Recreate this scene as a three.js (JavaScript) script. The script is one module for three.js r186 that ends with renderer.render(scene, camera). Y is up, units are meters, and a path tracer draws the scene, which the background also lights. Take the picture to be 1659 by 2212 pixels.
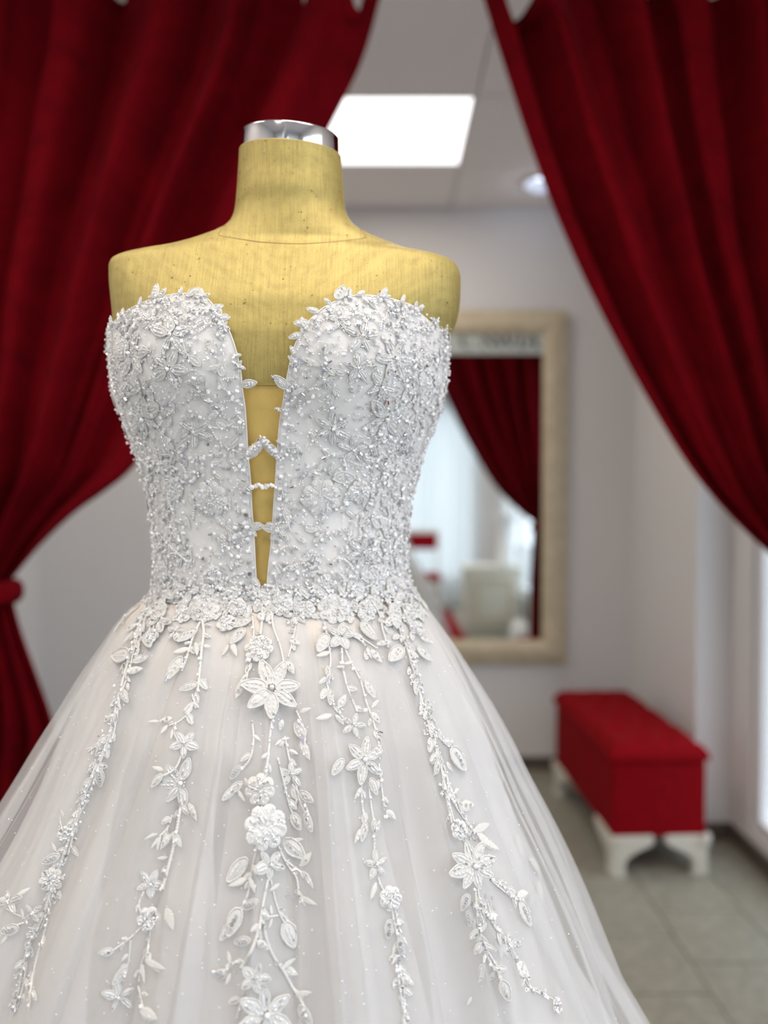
import * as THREE from 'three';
import { RoundedBoxGeometry } from 'three/addons/geometries/RoundedBoxGeometry.js';
import { mergeGeometries } from 'three/addons/utils/BufferGeometryUtils.js';
import { RectAreaLightUniformsLib } from 'three/addons/lights/RectAreaLightUniformsLib.js';
import { ImprovedNoise } from 'three/addons/math/ImprovedNoise.js';

// ---------------------------------------------------------------- camera, sky, lights, exposure
const W = 1659, H = 2212, F = 1660, EYE = 1.45, PITCH = 0.0247;
const scene = new THREE.Scene();
const camera = new THREE.PerspectiveCamera(2 * Math.atan(H / 2 / F) * 180 / Math.PI, W / H, 0.02, 60);
camera.position.set(0, EYE, 0);
camera.rotation.set(-PITCH, 0, 0);
camera.focus = 0.715;
camera.userData.fStop = 1.95;
scene.background = new THREE.Color(0.75, 0.83, 0.92);
scene.backgroundIntensity = 2.5;
const renderer = new THREE.WebGLRenderer({ antialias: true });
renderer.toneMapping = THREE.LinearToneMapping;
renderer.toneMappingExposure = 1.35;
renderer.shadowMap.enabled = true;
RectAreaLightUniformsLib.init();
const PANEL_BACK = 5.0, PANEL_FRONT = 7.2;      // radiance of the ceiling panels behind and before the curtains

// ---------------------------------------------------------------- helpers
let seed = 20240607;
const rnd = () => { seed = (seed + 0x6D2B79F5) | 0; let t = Math.imul(seed ^ (seed >>> 15), 1 | seed); t = (t + Math.imul(t ^ (t >>> 7), 61 | t)) ^ t; return ((t ^ (t >>> 14)) >>> 0) / 4294967296; };
const rr = (a, b) => a + (b - a) * rnd();
const perlin = new ImprovedNoise();
const noise = (x, y = 0, z = 0) => perlin.noise(x, y, z);
const V = (x, y, z) => new THREE.Vector3(x, y, z);
const clamp = (x, a = 0, b = 1) => Math.min(b, Math.max(a, x));
const sstep = (x, a, b) => { const t = clamp((x - a) / (b - a)); return t * t * (3 - 2 * t); };
const lerp = (a, b, t) => a + (b - a) * t;
const sp = Math.sin(PITCH), cp = Math.cos(PITCH);
// a sight line through a place of the photograph, and the point on it at a given distance in front of the camera
function ray(px, py) {
  const u = (px - W / 2) / F, v = (H / 2 - py) / F;
  const d = V(u, -sp + v * cp, -cp - v * sp);
  return d.multiplyScalar(-1 / d.z);
}
const at = (px, py, Z) => ray(px, py).multiplyScalar(Z).add(V(0, EYE, 0));

const used = {};
function numbered(name) { const n = used[name] = (used[name] ?? -1) + 1; return n ? name + '_' + String(n).padStart(3, '0') : name; }
function shade(o) { o.castShadow = o.receiveShadow = true; return o; }
function thing(name, label, category, pos = [0, 0, 0], turn = 0, group) {
  const g = new THREE.Group(); g.name = numbered(name); g.position.set(...pos); g.rotation.y = turn;
  g.userData = { label, category }; if (group) g.userData.group = group;
  scene.add(g); return g;
}
function structure(name) { const g = new THREE.Group(); g.name = name; g.userData = { kind: 'structure' }; scene.add(g); return g; }
function part(parent, name, geo, mat, pos, rot) {
  const m = shade(new THREE.Mesh(geo, mat)); m.name = name;
  if (pos) m.position.set(...pos); if (rot) m.rotation.set(...rot);
  parent.add(m); return m;
}
const rbox = (w, h, d, r = 0.004, s = 2) => new RoundedBoxGeometry(w, h, d, s, Math.min(r, w / 2.01, h / 2.01, d / 2.01));
const moved = (g, x, y, z, rx = 0, ry = 0, rz = 0) => { const c = g.clone(); c.rotateX(rx); c.rotateY(ry); c.rotateZ(rz); c.translate(x, y, z); return c; };
const join = (list) => mergeGeometries(list.map((g) => { const c = g.index ? g.toNonIndexed() : g; for (const k of Object.keys(c.attributes)) if (!['position', 'normal', 'uv'].includes(k)) c.deleteAttribute(k); return c; }));

// grid surface from f(i/nu, j/nv) -> Vector3 ; uv from g
function grid(nu, nv, f, uvf, flip = false) {
  const pos = new Float32Array((nu + 1) * (nv + 1) * 3), uv = new Float32Array((nu + 1) * (nv + 1) * 2), idx = [];
  for (let j = 0, k = 0; j <= nv; j++) for (let i = 0; i <= nu; i++, k++) {
    const p = f(i / nu, j / nv); p.toArray(pos, k * 3);
    const q = uvf ? uvf(i / nu, j / nv, p) : [i / nu, j / nv]; uv[k * 2] = q[0]; uv[k * 2 + 1] = q[1];
  }
  for (let j = 0; j < nv; j++) for (let i = 0; i < nu; i++) {
    const a = j * (nu + 1) + i, b = a + 1, c = a + nu + 1, d = c + 1;
    if (flip) idx.push(a, b, c, b, d, c); else idx.push(a, c, b, b, c, d);
  }
  const g = new THREE.BufferGeometry();
  g.setAttribute('position', new THREE.BufferAttribute(pos, 3)); g.setAttribute('uv', new THREE.BufferAttribute(uv, 2)); g.setIndex(idx);
  g.computeVertexNormals(); return g;
}
// smooth the seam of a closed ring surface (first and last columns coincide)
function weldSeam(g, nu, nv) {
  const n = g.attributes.normal;
  for (let j = 0; j <= nv; j++) {
    const a = j * (nu + 1), b = a + nu, v = V(n.getX(a) + n.getX(b), n.getY(a) + n.getY(b), n.getZ(a) + n.getZ(b)).normalize();
    n.setXYZ(a, v.x, v.y, v.z); n.setXYZ(b, v.x, v.y, v.z);
  }
}
// monotone-ish cubic through rows [[x, ...values]]
function table(rows) {
  const n = rows.length, m = rows[0].length;
  return (x) => {
    if (x <= rows[0][0]) return rows[0].slice(1); if (x >= rows[n - 1][0]) return rows[n - 1].slice(1);
    let i = 0; while (rows[i + 1][0] < x) i++;
    const a = rows[Math.max(0, i - 1)], b = rows[i], c = rows[i + 1], d = rows[Math.min(n - 1, i + 2)], h = c[0] - b[0], t = (x - b[0]) / h, out = [];
    for (let k = 1; k < m; k++) {
      const s = (c[k] - b[k]) / h, s0 = i > 0 ? (b[k] - a[k]) / (b[0] - a[0]) : s, s1 = i < n - 2 ? (d[k] - c[k]) / (d[0] - c[0]) : s;
      const lim = (p, q) => p * q <= 0 ? 0 : 2 * p * q / (p + q);
      const m0 = i > 0 ? lim(s0, s) : s, m1 = i < n - 2 ? lim(s, s1) : s, t2 = t * t, t3 = t2 * t;
      out.push((2 * t3 - 3 * t2 + 1) * b[k] + (t3 - 2 * t2 + t) * h * m0 + (3 * t2 - 2 * t3) * c[k] + (t3 - t2) * h * m1);
    }
    return out;
  };
}
// textures
function tex(w, h, f, srgb = true) {
  const d = new Uint8Array(w * h * 4);
  for (let y = 0; y < h; y++) for (let x = 0; x < w; x++) { const c = f(x, y), o = (y * w + x) * 4; d[o] = c[0]; d[o + 1] = c[1] ?? c[0]; d[o + 2] = c[2] ?? c[0]; d[o + 3] = 255; }
  const t = new THREE.DataTexture(d, w, h); t.wrapS = t.wrapT = THREE.RepeatWrapping; t.magFilter = t.minFilter = THREE.LinearFilter;
  if (srgb) t.colorSpace = THREE.SRGBColorSpace; t.needsUpdate = true; return t;
}
// noise that tiles over n pixels
function tileNoise(x, y, n, freq, z = 0) {
  const a = x / n * Math.PI * 2, b = y / n * Math.PI * 2, r = freq / (Math.PI * 2);
  return noise(Math.cos(a) * r + 11.3 + z, Math.sin(a) * r + Math.cos(b) * r * 1.3 + 7.1, Math.sin(b) * r + 3.7 + z * 0.7);
}
const rep = (t, x, y) => { const c = t.clone(); c.repeat.set(x, y); c.needsUpdate = true; return c; };
const std = (o) => new THREE.MeshStandardMaterial({ side: THREE.DoubleSide, ...o });
const phy = (o) => new THREE.MeshPhysicalMaterial({ side: THREE.DoubleSide, ...o });
const lin = (r, g, b) => new THREE.Color().setRGB(r, g, b);

// ---------------------------------------------------------------- materials
const plasterBump = tex(256, 256, (x, y) => [128 + 60 * tileNoise(x, y, 256, 40) + 40 * tileNoise(x, y, 256, 90, 3)], false);
const M = {
  wall: std({ color: lin(0.715, 0.715, 0.72), roughness: 0.92, bumpMap: rep(plasterBump, 2, 2), bumpScale: 0.0006 }),
  ceiling: std({ color: lin(0.86, 0.82, 0.81), roughness: 0.95, bumpMap: plasterBump, bumpScale: 0.0005 }),
  grout: std({ color: lin(0.17, 0.16, 0.14), roughness: 0.9 }),
  base: std({ color: lin(0.10, 0.08, 0.065), roughness: 0.55 }),
  white: std({ color: lin(0.80, 0.82, 0.84), roughness: 0.35 }),
  cream: std({ color: lin(0.66, 0.65, 0.58), roughness: 0.4 }),
  glass: phy({ color: 0xffffff, transmission: 1, roughness: 0.02, thickness: 0, ior: 1.45 }),
  lampGlow: std({ color: 0xffffff, emissive: 0xffffff, emissiveIntensity: 1.25, roughness: 0.6 }),
  chrome: std({ color: lin(0.62, 0.62, 0.64), metalness: 1, roughness: 0.1 }),
  mirror: std({ color: lin(0.86, 0.90, 0.89), metalness: 1, roughness: 0.0 }),
};
const tileTex = [0, 1, 2].map((k) => tex(128, 128, (x, y) => { const n = tileNoise(x, y, 128, 9, k * 5) * 14 + tileNoise(x, y, 128, 40, k * 3) * 8; return [146 + n, 145 + n, 132 + n]; }));
M.tile = tileTex.map((t) => std({ map: t, roughness: 0.42 }));
const velvetTex = tex(512, 512, (x, y) => { const n = tileNoise(x, y, 512, 8) * 0.5 + tileNoise(x, y, 512, 24, 2) * 0.4 + tileNoise(x, y, 512, 110, 4) * 0.35 + (rnd() - 0.5) * 0.3; const k = 1 + 0.22 * n; return [98 * k, 3 * k, 14 * k]; });
M.velvet = phy({ map: velvetTex, roughness: 0.9, specularIntensity: 0.12, sheen: 0.6, sheenColor: lin(0.75, 0.07, 0.09), sheenRoughness: 0.4 });
M.redSeat = phy({ map: tex(256, 256, (x, y) => { const k = 1 + 0.16 * tileNoise(x, y, 256, 30) + (rnd() - 0.5) * 0.12; return [128 * k, 2 * k, 15 * k]; }), roughness: 0.85, specularIntensity: 0.2, sheen: 0.3, sheenColor: lin(0.8, 0.03, 0.06), sheenRoughness: 0.4 });
M.mirrorFrame = std({ map: tex(256, 256, (x, y) => { const n = tileNoise(x, y, 256, 12) * 10 + tileNoise(x, y, 256, 60, 2) * 18; return [196 + n, 184 + n, 158 + n]; }), roughness: 0.55 });

// ---------------------------------------------------------------- room shell
const XL = -1.8, XR = 1.455, ZB = -4.0, ZF = 2.0, CEIL = 2.92, PX = 1.30, PZ = -3.2;
{
  const floor = structure('floor');
  part(floor, 'bed', rbox(XR - XL + 0.4, 0.1, ZF - ZB + 0.4, 0.002), M.grout, [(XL + XR) / 2, -0.0545, (ZF + ZB) / 2]);
  const T = 0.295, g = rbox(T - 0.004, 0.01, T - 0.004, 0.0015, 1);
  let c = 0;
  for (let i = -10; i <= 4; i++) for (let j = 0; j < 22; j++) {
    const x0 = 0.95 + (i - 1) * T, z0 = ZF - 0.06 - (j + 1) * T + ((i & 1) ? T / 2 : 0);
    const x1 = x0 + T, z1 = z0 + T, X0 = Math.max(x0, XL), X1 = Math.min(x1, XR), Z0 = Math.max(z0, ZB), Z1 = Math.min(z1, ZF);
    if (X1 - X0 < 0.02 || Z1 - Z0 < 0.02) continue;
    const m = part(floor, c ? 'tile_' + String(c).padStart(3, '0') : 'tile', g, M.tile[(i * 7 + j * 5 + 70) % 3], [(X0 + X1) / 2, -0.005 + rr(-0.0003, 0), (Z0 + Z1) / 2]);
    m.scale.set((X1 - X0) / T, 1, (Z1 - Z0) / T); m.rotation.y = 0; c++;
  }
  const ceiling = structure('ceiling');
  part(ceiling, 'slab', rbox(XR - XL + 0.4, 0.12, ZF - ZB + 0.4, 0.002), M.ceiling, [(XL + XR) / 2, CEIL + 0.078, (ZF + ZB) / 2]);
  const C = 0.605, cg = rbox(C - 0.006, 0.012, C - 0.006, 0.002, 1); c = 0;
  const lamps = new Set(['0,1', '-2,1', '0,5', '-2,5', '-1,7', '1,6']);  // the one behind the left curtain is added for light, out of sight
  for (let i = -3; i <= 1; i++) for (let j = -1; j < 9; j++) {
    const x0 = -0.262 + i * C, z0 = -4.09 + j * C, X0 = Math.max(x0, XL), X1 = Math.min(x0 + C, XR), Z0 = Math.max(z0, ZB), Z1 = Math.min(z0 + C, ZF);
    if (X1 - X0 < 0.02 || Z1 - Z0 < 0.02 || lamps.has(i + ',' + j)) continue;
    const m = part(ceiling, c ? 'ceiling_tile_' + String(c).padStart(3, '0') : 'ceiling_tile', cg, M.ceiling, [(X0 + X1) / 2, CEIL + 0.006, (Z0 + Z1) / 2]);
    m.scale.set((X1 - X0) / C, 1, (Z1 - Z0) / C); c++;
  }
  const places = { '0,1': 'square white ceiling panel lamp in front of the mirror wall', '-2,1': 'square white ceiling panel lamp added unseen behind the left curtain', '0,5': 'square white ceiling panel lamp above the dress form', '-2,5': 'square white ceiling panel lamp left of the dress form', '-1,7': 'square white ceiling panel lamp above the shop window', '1,6': 'square white ceiling panel lamp by the street window' };
  for (const key of lamps) {
    const [i, j] = key.split(',').map(Number), x = -0.262 + i * C + C / 2, z = -4.09 + j * C + C / 2, front = j > 3;
    const l = thing('ceiling_lamp', places[key], 'ceiling lamp', [x, CEIL, z]);
    const s = C - 0.012;
    part(l, 'frame', join([moved(rbox(s, 0.016, 0.012, 0.002), 0, 0.006, s / 2), moved(rbox(s, 0.016, 0.012, 0.002), 0, 0.006, -s / 2), moved(rbox(0.012, 0.016, s, 0.002), s / 2, 0.006, 0), moved(rbox(0.012, 0.016, s, 0.002), -s / 2, 0.006, 0)]), M.white);
    part(l, 'diffuser', rbox(s - 0.012, 0.008, s - 0.012, 0.002), M.lampGlow, [0, 0.004, 0]);
    const a = new THREE.RectAreaLight(0xffedda, front ? PANEL_FRONT : PANEL_BACK, s - 0.02, s - 0.02);
    a.name = 'panel_light'; a.position.set(0, -0.004, 0); a.rotation.x = -Math.PI / 2; l.add(a);
  }
  // walls, with thickness; openings only where the windows are
  const wl = structure('wall_left'); part(wl, 'wall_body', rbox(0.15, CEIL + 0.1, ZF - ZB + 0.3, 0.002), M.wall, [XL - 0.075, CEIL / 2, (ZF + ZB) / 2]);
  const wb = structure('wall_back'); part(wb, 'wall_body', rbox(XR - XL + 0.4, CEIL + 0.1, 0.15, 0.002), M.wall, [(XL + XR) / 2, CEIL / 2, ZB - 0.075]);
  part(wb, 'pillar', rbox(XR - PX + 0.1, CEIL + 0.05, PZ - ZB + 0.02, 0.006), M.wall, [(PX + XR + 0.1) / 2, CEIL / 2, (PZ + ZB) / 2]);
  const box = (o, x0, x1, y0, y1, z0, z1, m = M.wall) => part(o, 'wall_body', rbox(x1 - x0, y1 - y0, z1 - z0, 0.002), m, [(x0 + x1) / 2, (y0 + y1) / 2, (z0 + z1) / 2]);
  const wr = structure('wall_right'), R1 = XR + 0.15;
  // door opening z -2.95..-2.2, shop window z -0.9..1.5
  box(wr, XR, R1, -0.05, CEIL + 0.05, ZB - 0.1, -3.03); box(wr, XR, R1, 2.5, CEIL + 0.05, -3.03, -2.2); box(wr, XR, R1, -0.05, 0.11, -3.03, -2.2);
  box(wr, XR, R1, -0.05, CEIL + 0.05, -2.2, -0.7); box(wr, XR, R1, 2.6, CEIL + 0.05, -0.7, 1.5); box(wr, XR, R1, -0.05, 0.4, -0.7, 1.5); box(wr, XR, R1, -0.05, CEIL + 0.05, 1.5, ZF + 0.1);
  const wf = structure('wall_front'), F1 = ZF + 0.15;
  box(wf, XL - 0.1, -1.3, -0.05, CEIL + 0.05, ZF, F1); box(wf, 1.2, R1, -0.05, CEIL + 0.05, ZF, F1); box(wf, -1.3, 1.2, 2.6, CEIL + 0.05, ZF, F1); box(wf, -1.3, 1.2, -0.05, 0.35, ZF, F1);
  // windows: frame bars and panes
  function windowX(name, z0, z1, y0, y1, bars) {   // in the right wall
    const w = structure(name), t = 0.055, X = XR + 0.05;
    const bar = (y, z, hh, l) => part(w, 'window_frame', rbox(0.07, hh, l, 0.006), M.white, [X, y, z]);
    bar(y0 + t / 2, (z0 + z1) / 2, t, z1 - z0); bar(y1 - t / 2, (z0 + z1) / 2, t, z1 - z0);
    for (let k = 0; k <= bars; k++) bar((y0 + y1) / 2, lerp(z0 + t / 2, z1 - t / 2, k / bars), y1 - y0 - 2 * t, t);
    for (let k = 0; k < bars; k++) part(w, 'pane', rbox(0.006, y1 - y0 - 2 * t, (z1 - z0 - t) / bars - t, 0.001, 1), M.glass, [X, (y0 + y1) / 2, lerp(z0 + t / 2, z1 - t / 2, (k + 0.5) / bars)]);
  }
  windowX('window_1', -3.03, -2.2, 0.11, 2.5, 1);
  windowX('window_2', -0.7, 1.5, 0.4, 2.6, 2);
  { const w = structure('window_3'), t = 0.06, z = ZF + 0.05;
    for (const x of [-1.27, -0.05, 1.17]) part(w, 'window_frame', rbox(t, 2.25, 0.07, 0.006), M.white, [x, 1.475, z]);
    for (const y of [0.38, 2.57]) part(w, 'window_frame', rbox(2.5, t, 0.07, 0.006), M.white, [-0.05, y, z]);
    for (const x of [-0.66, 0.56]) part(w, 'pane', rbox(1.16, 2.13, 0.006, 0.001, 1), M.glass, [x, 1.475, z]); }
  // dark skirting
  const sk = structure('baseboard_back'); part(sk, 'board', rbox(PX - XL, 0.07, 0.012, 0.003), M.base, [(PX + XL) / 2, 0.035, ZB + 0.006]);
  part(sk, 'board', rbox(XR - PX, 0.07, 0.012, 0.003), M.base, [(XR + PX) / 2, 0.035, PZ + 0.016]);
  const sr = structure('baseboard_right'); part(sr, 'board', rbox(0.012, 0.07, PZ * -1 - 0.02, 0.003), M.base, [XR - 0.006, 0.035, PZ / 2]);
  const sl = structure('baseboard_left'); part(sl, 'board', rbox(0.012, 0.07, ZF - ZB, 0.003), M.base, [XL + 0.006, 0.035, (ZF + ZB) / 2]);
  // the street outside
  const st = structure('pavement_ground');
  part(st, 'paving', rbox(30, 0.1, 30, 0.01), std({ color: lin(0.34, 0.35, 0.36), roughness: 0.9 }), [0, -0.16, 0]);
}

// ---------------------------------------------------------------- curtains
const ZC = 2.1;
function polyline(px) {  // px points -> function of arc fraction, on the curtain's plane
  const c = new THREE.CatmullRomCurve3(px.map(([x, y]) => at(x, y, ZC)), false, 'centripetal'); c.arcLengthDivisions = 400; return c;
}
function curtain(side) {
  const left = side < 0;
  const label = left ? 'dark red velvet curtain on the left, gathered in a deep swag behind the dress form' : 'dark red velvet curtain on the right, swept aside above the red bench';
  const t = thing('curtain', label, 'curtain', [0, 0, 0]);
  const TOP = 2.875;
  // free edge, from the rail to the tie
  const edge = left
    ? [[836, -72], [820, 0], [782, 130], [713, 270], [590, 500], [440, 770], [289, 1012], [231, 1061], [170, 1104], [92, 1176], [18, 1262]]
    : [[1018, -72], [1042, 0], [1085, 141], [1141, 316], [1215, 508], [1294, 678], [1395, 864], [1508, 1040], [1659, 1192], [1745, 1254]];
  const e = polyline(edge), tie = at(...edge[edge.length - 1], ZC), outer = left ? XL + 0.03 : XR - 0.03;
  const tieW = left ? 0.17 : 0.14, dir = left ? -1 : 1;
  const far = (v) => { // outermost fold: hangs straight, then bends to the tie
    const y = lerp(TOP, tie.y - 0.09, v), k = Math.pow(v, 2.6);
    return V(lerp(outer, tie.x + dir * tieW, k), y, -ZC);
  };
  const N = left ? 6.6 : 6.4, ph = left ? 0.6 : 2.2, wob = (u) => 0.16 * Math.sin(u * 9 + ph) + 0.1 * Math.sin(u * 23 + ph * 2);
  // scallops of the heading between the loops: [u, half width, depth]
  const dips = left ? [[0.957, 0.014, 0.145], [0.872, 0.014, 0.105], [0.78, 0.025, 0.05], [0.68, 0.03, 0.05], [0.55, 0.03, 0.05], [0.42, 0.03, 0.05], [0.3, 0.03, 0.05], [0.18, 0.03, 0.05], [0.07, 0.02, 0.05]]
    : [[0.893, 0.05, 0.118], [0.79, 0.03, 0.05], [0.68, 0.03, 0.05], [0.55, 0.03, 0.05], [0.42, 0.03, 0.05], [0.3, 0.03, 0.05], [0.18, 0.03, 0.05], [0.07, 0.02, 0.05]];
  const dip = (u) => { let d = 0; for (const [c, w, h] of dips) { const q = Math.abs(u - c) / w; if (q < 1.25) d = Math.max(d, h * Math.pow(clamp(1 - Math.pow(q / 1.25, 2.4)), 0.6)); } return d; };
  const fold = (u, v) => {
    const a = u * N * Math.PI * 2 + wob(u) * 6 + 0.35 * Math.sin(v * 5 + u * 7);
    const s = Math.sin(a), sharp = Math.sign(s) * Math.pow(Math.abs(s), 0.8);
    const amp = lerp(0.085, 0.05, sstep(v, 0.2, 0.95)) * (0.75 + 0.5 * noise(u * 6, v * 1.5, ph));
    return sharp * amp + 0.018 * Math.sin(a * 2.3 + 1.1 + v * 3) * (0.6 + 0.6 * noise(u * 9, v * 3, 4)) + 0.012 * noise(u * 16, v * 7, ph) + 0.02 * noise(u * 5 + 3, v * 4, ph + 2);
  };
  const swag = (u, v) => {
    const vv = v, a = far(vv), b = e.getPointAt(clamp(vv)), g = Math.pow(u, lerp(0.95, 0.85, vv));
    const p = a.clone().lerp(b, g);
    p.y += left ? 0 : 0;
    p.y -= dip(u) * sstep(1 - v, 0.9, 1) * 1.0;      // the top edge only
    p.z += fold(u, v) * lerp(1, 0.35, sstep(u, 0.93, 1));
    p.x += 0.012 * Math.sin(u * N * 12.566 + v * 2) * (1 - v) * sstep(1 - u, 0, 0.15);
    return p;
  };
  const nu = 320, nv = 110;
  part(t, 'swag', grid(nu, nv, swag, (u, v) => [u * 2.2, v * 2.2], !left), M.velvet);
  // below the tie: the tail hangs to the floor
  const tail = (u, v) => {
    const y = lerp(tie.y + 0.02, 0.012, v), spread = lerp(1, left ? 2.3 : 1.6, sstep(v, 0, 0.55));
    const x0 = tie.x + (left ? 0.012 : -0.03), x = x0 + dir * tieW * 1.0 * ((1 - u) * spread) - dir * (left ? 0.13 : 0.02) * sstep(v, 0.0, 0.42);
    return V(x, y, -ZC + (Math.sin(u * 5.2 * 6.283 + 0.5) * 0.03 + 0.012 * Math.sin(u * 61 + v * 2)) * lerp(0.6, 1.5, v));
  };
  part(t, 'tail', grid(160, 90, tail, (u, v) => [u * 0.8, v * 1.4], left), M.velvet);
  const band = new THREE.TorusGeometry(0.1, 0.02, 10, 48); band.scale(1.05, 0.75, 1.6); band.rotateX(Math.PI / 2);
  part(t, 'tieback', band, M.velvet, [tie.x + dir * tieW * 0.52, tie.y - 0.02, -ZC]);
  return t;
}
curtain(-1); curtain(1);
{ const r = thing('curtain_rail', 'slim white curtain rail close under the ceiling, carrying the red curtains', 'curtain rail', [(XL + XR) / 2, TOP_RAIL(), -ZC]);
  const g = new THREE.CylinderGeometry(0.012, 0.012, XR - XL, 20); g.rotateZ(Math.PI / 2); part(r, 'rail', g, M.white);
  for (const x of [-1.55, 1.55]) part(r, 'bracket', rbox(0.02, 0.028, 0.03, 0.003), M.white, [x, 0.0145, 0]);
}
function TOP_RAIL() { return 2.8915; }

// ---------------------------------------------------------------- mirror
{ const x1 = 0.945, x0 = -0.02, y0 = at(1200, 1432, 4).y, y1 = at(1200, 674, 4).y, fw = 0.128, mw = x1 - x0, mh = y1 - y0;
  const m = thing('mirror', 'tall wall mirror in a wide cream frame reflecting the red curtain', 'mirror', [(x0 + x1) / 2, y0, ZB + 0.02]);
  const prof = new THREE.Shape(); prof.moveTo(0, 0); prof.lineTo(fw, 0); prof.lineTo(fw, 0.02); prof.quadraticCurveTo(fw * 0.8, 0.05, fw * 0.55, 0.045); prof.quadraticCurveTo(fw * 0.3, 0.04, fw * 0.22, 0.03); prof.lineTo(0, 0.022); prof.lineTo(0, 0);
  function rail(len) { const g = new THREE.ExtrudeGeometry(prof, { depth: len, bevelEnabled: false, curveSegments: 6 });
    const p = g.attributes.position; for (let i = 0; i < p.count; i++) { const w = p.getX(i), d = p.getY(i), l = p.getZ(i) / len; p.setXYZ(i, lerp(-len / 2 + (fw - w) * 0, len / 2, l) + (l < 0.5 ? w : -w) * 1, w, d); }
    g.computeVertexNormals(); return g; }
  const h = rail(mw), v = rail(mh);
  part(m, 'frame_rail', moved(h, 0, 0, 0), M.mirrorFrame); part(m, 'frame_rail', moved(h, 0, mh, 0, 0, 0, Math.PI), M.mirrorFrame);
  part(m, 'frame_rail', moved(v, mw / 2, mh / 2, 0, 0, 0, Math.PI / 2), M.mirrorFrame); part(m, 'frame_rail', moved(v, -mw / 2, mh / 2, 0, 0, 0, -Math.PI / 2), M.mirrorFrame);
  part(m, 'glass', rbox(mw - fw * 1.7, mh - fw * 1.7, 0.006, 0.001, 1), M.mirror, [0, mh / 2, 0.012]);
  // a sign reflected in the glass, painted as a lettered strip along its top
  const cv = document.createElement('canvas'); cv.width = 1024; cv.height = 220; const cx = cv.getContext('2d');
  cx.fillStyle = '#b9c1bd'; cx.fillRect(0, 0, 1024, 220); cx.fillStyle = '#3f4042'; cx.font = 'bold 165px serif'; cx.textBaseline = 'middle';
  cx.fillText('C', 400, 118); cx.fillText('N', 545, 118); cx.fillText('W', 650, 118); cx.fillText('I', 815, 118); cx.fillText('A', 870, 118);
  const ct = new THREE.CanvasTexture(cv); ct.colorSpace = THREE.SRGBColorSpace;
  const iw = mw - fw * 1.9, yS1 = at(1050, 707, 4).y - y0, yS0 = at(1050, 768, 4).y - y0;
  part(m, 'painted_sign_reflection', new THREE.BoxGeometry(iw, yS1 - yS0, 0.004), std({ map: ct, roughness: 0.5 }), [0, (yS0 + yS1) / 2, 0.018]);
}

// ---------------------------------------------------------------- bench
{ const len = 0.82, w = 0.36, turn = 0.04, top = 0.502;
  const b = thing('bench', 'long red upholstered storage bench on white curved feet', 'bench', [1.027, 0, -2.88 - len / 2], turn);
  part(b, 'box', rbox(w, 0.29, len, 0.012, 3), M.redSeat, [0, 0.145 + 0.145, 0]);
  // tufted lid
  const tuft = (x, z) => { let d = 0; for (let i = -1; i <= 1; i++) for (let j = -4; j <= 4; j++) { const q = Math.hypot(x - (i * 0.105 + (j & 1 ? 0.052 : 0)), z - j * 0.115); d += Math.exp(-q * q / 0.0011); } return d; };
  const lid = grid(44, 110, (u, v) => { const x = (u - 0.5) * (w + 0.024), z = (v - 0.5) * (len + 0.024), ed = Math.pow(clamp(Math.min(Math.min(u, 1 - u) * (w + 0.024), Math.min(v, 1 - v) * (len + 0.024)) / 0.035), 0.45); return V(x, 0.44 + (top - 0.44) * ed - 0.016 * tuft(x, z) * ed, z); }, (u, v) => [u, v * 3]);
  part(b, 'lid', lid, M.redSeat); part(b, 'lid_rim', rbox(w + 0.024, 0.03, len + 0.024, 0.012, 3), M.redSeat, [0, 0.452, 0]);
  // bracket feet: two curved wings meeting at the corner
  const wing = (L) => { const s = new THREE.Shape(); s.moveTo(-0.014, 0.15); s.lineTo(L, 0.15); s.quadraticCurveTo(L + 0.012, 0.132, L - 0.008, 0.118); s.bezierCurveTo(L * 0.75, 0.104, L * 0.55, 0.092, 0.064, 0.076); s.quadraticCurveTo(0.048, 0.066, 0.044, 0.04); s.quadraticCurveTo(0.042, 0.016, 0.05, 0); s.lineTo(0.0, 0); s.quadraticCurveTo(-0.012, 0.016, 0.002, 0.05); s.quadraticCurveTo(0.008, 0.1, -0.014, 0.128); s.lineTo(-0.014, 0.15);
    return new THREE.ExtrudeGeometry(s, { depth: 0.03, bevelEnabled: true, bevelSize: 0.004, bevelThickness: 0.004, bevelSegments: 2, curveSegments: 8 }); };
  const gx = wing(0.15), gz = wing(0.19);
  for (const [sx, sz] of [[-1, 1], [1, 1], [-1, -1], [1, -1]]) {
    const a = gx.clone(); a.translate(0, 0, -0.026); const c = gz.clone(); c.translate(0, 0, -0.004); c.rotateY(Math.PI / 2);
    const f = part(b, 'foot', join([a, c]), M.cream, [sx * w / 2, 0, sz * len / 2]); f.scale.set(-sx, 1, sz);
  }
}
// ---------------------------------------------------------------- small spotlight on the ceiling, its glow and light added
{ const p = at(1166, 398, 3.66), d = thing('ceiling_dome', 'small round bluish white spotlight on the ceiling beside the right curtain, with an added glow', 'dome', [p.x, CEIL, p.z]);
  part(d, 'collar', new THREE.CylinderGeometry(0.07, 0.076, 0.014, 36), M.white, [0, -0.007, 0]);
  const g = new THREE.LatheGeometry([[0.0001, -0.05], [0.025, -0.048], [0.044, -0.038], [0.054, -0.022], [0.056, -0.012]].map(([a, b]) => new THREE.Vector2(a, b)), 32);
  part(d, 'glowing_shell', g, std({ color: lin(0.9, 0.93, 1), emissive: lin(0.55, 0.68, 0.95), emissiveIntensity: 0.5, roughness: 0.3 }));  // emission added so the white dome stands out from the ceiling
  const l = new THREE.PointLight(0xdfe8ff, 0.04, 0, 2); l.name = 'added_light'; l.position.set(0, -0.03, 0); d.add(l);  // extra light put in to go with the added glow
}

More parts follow.
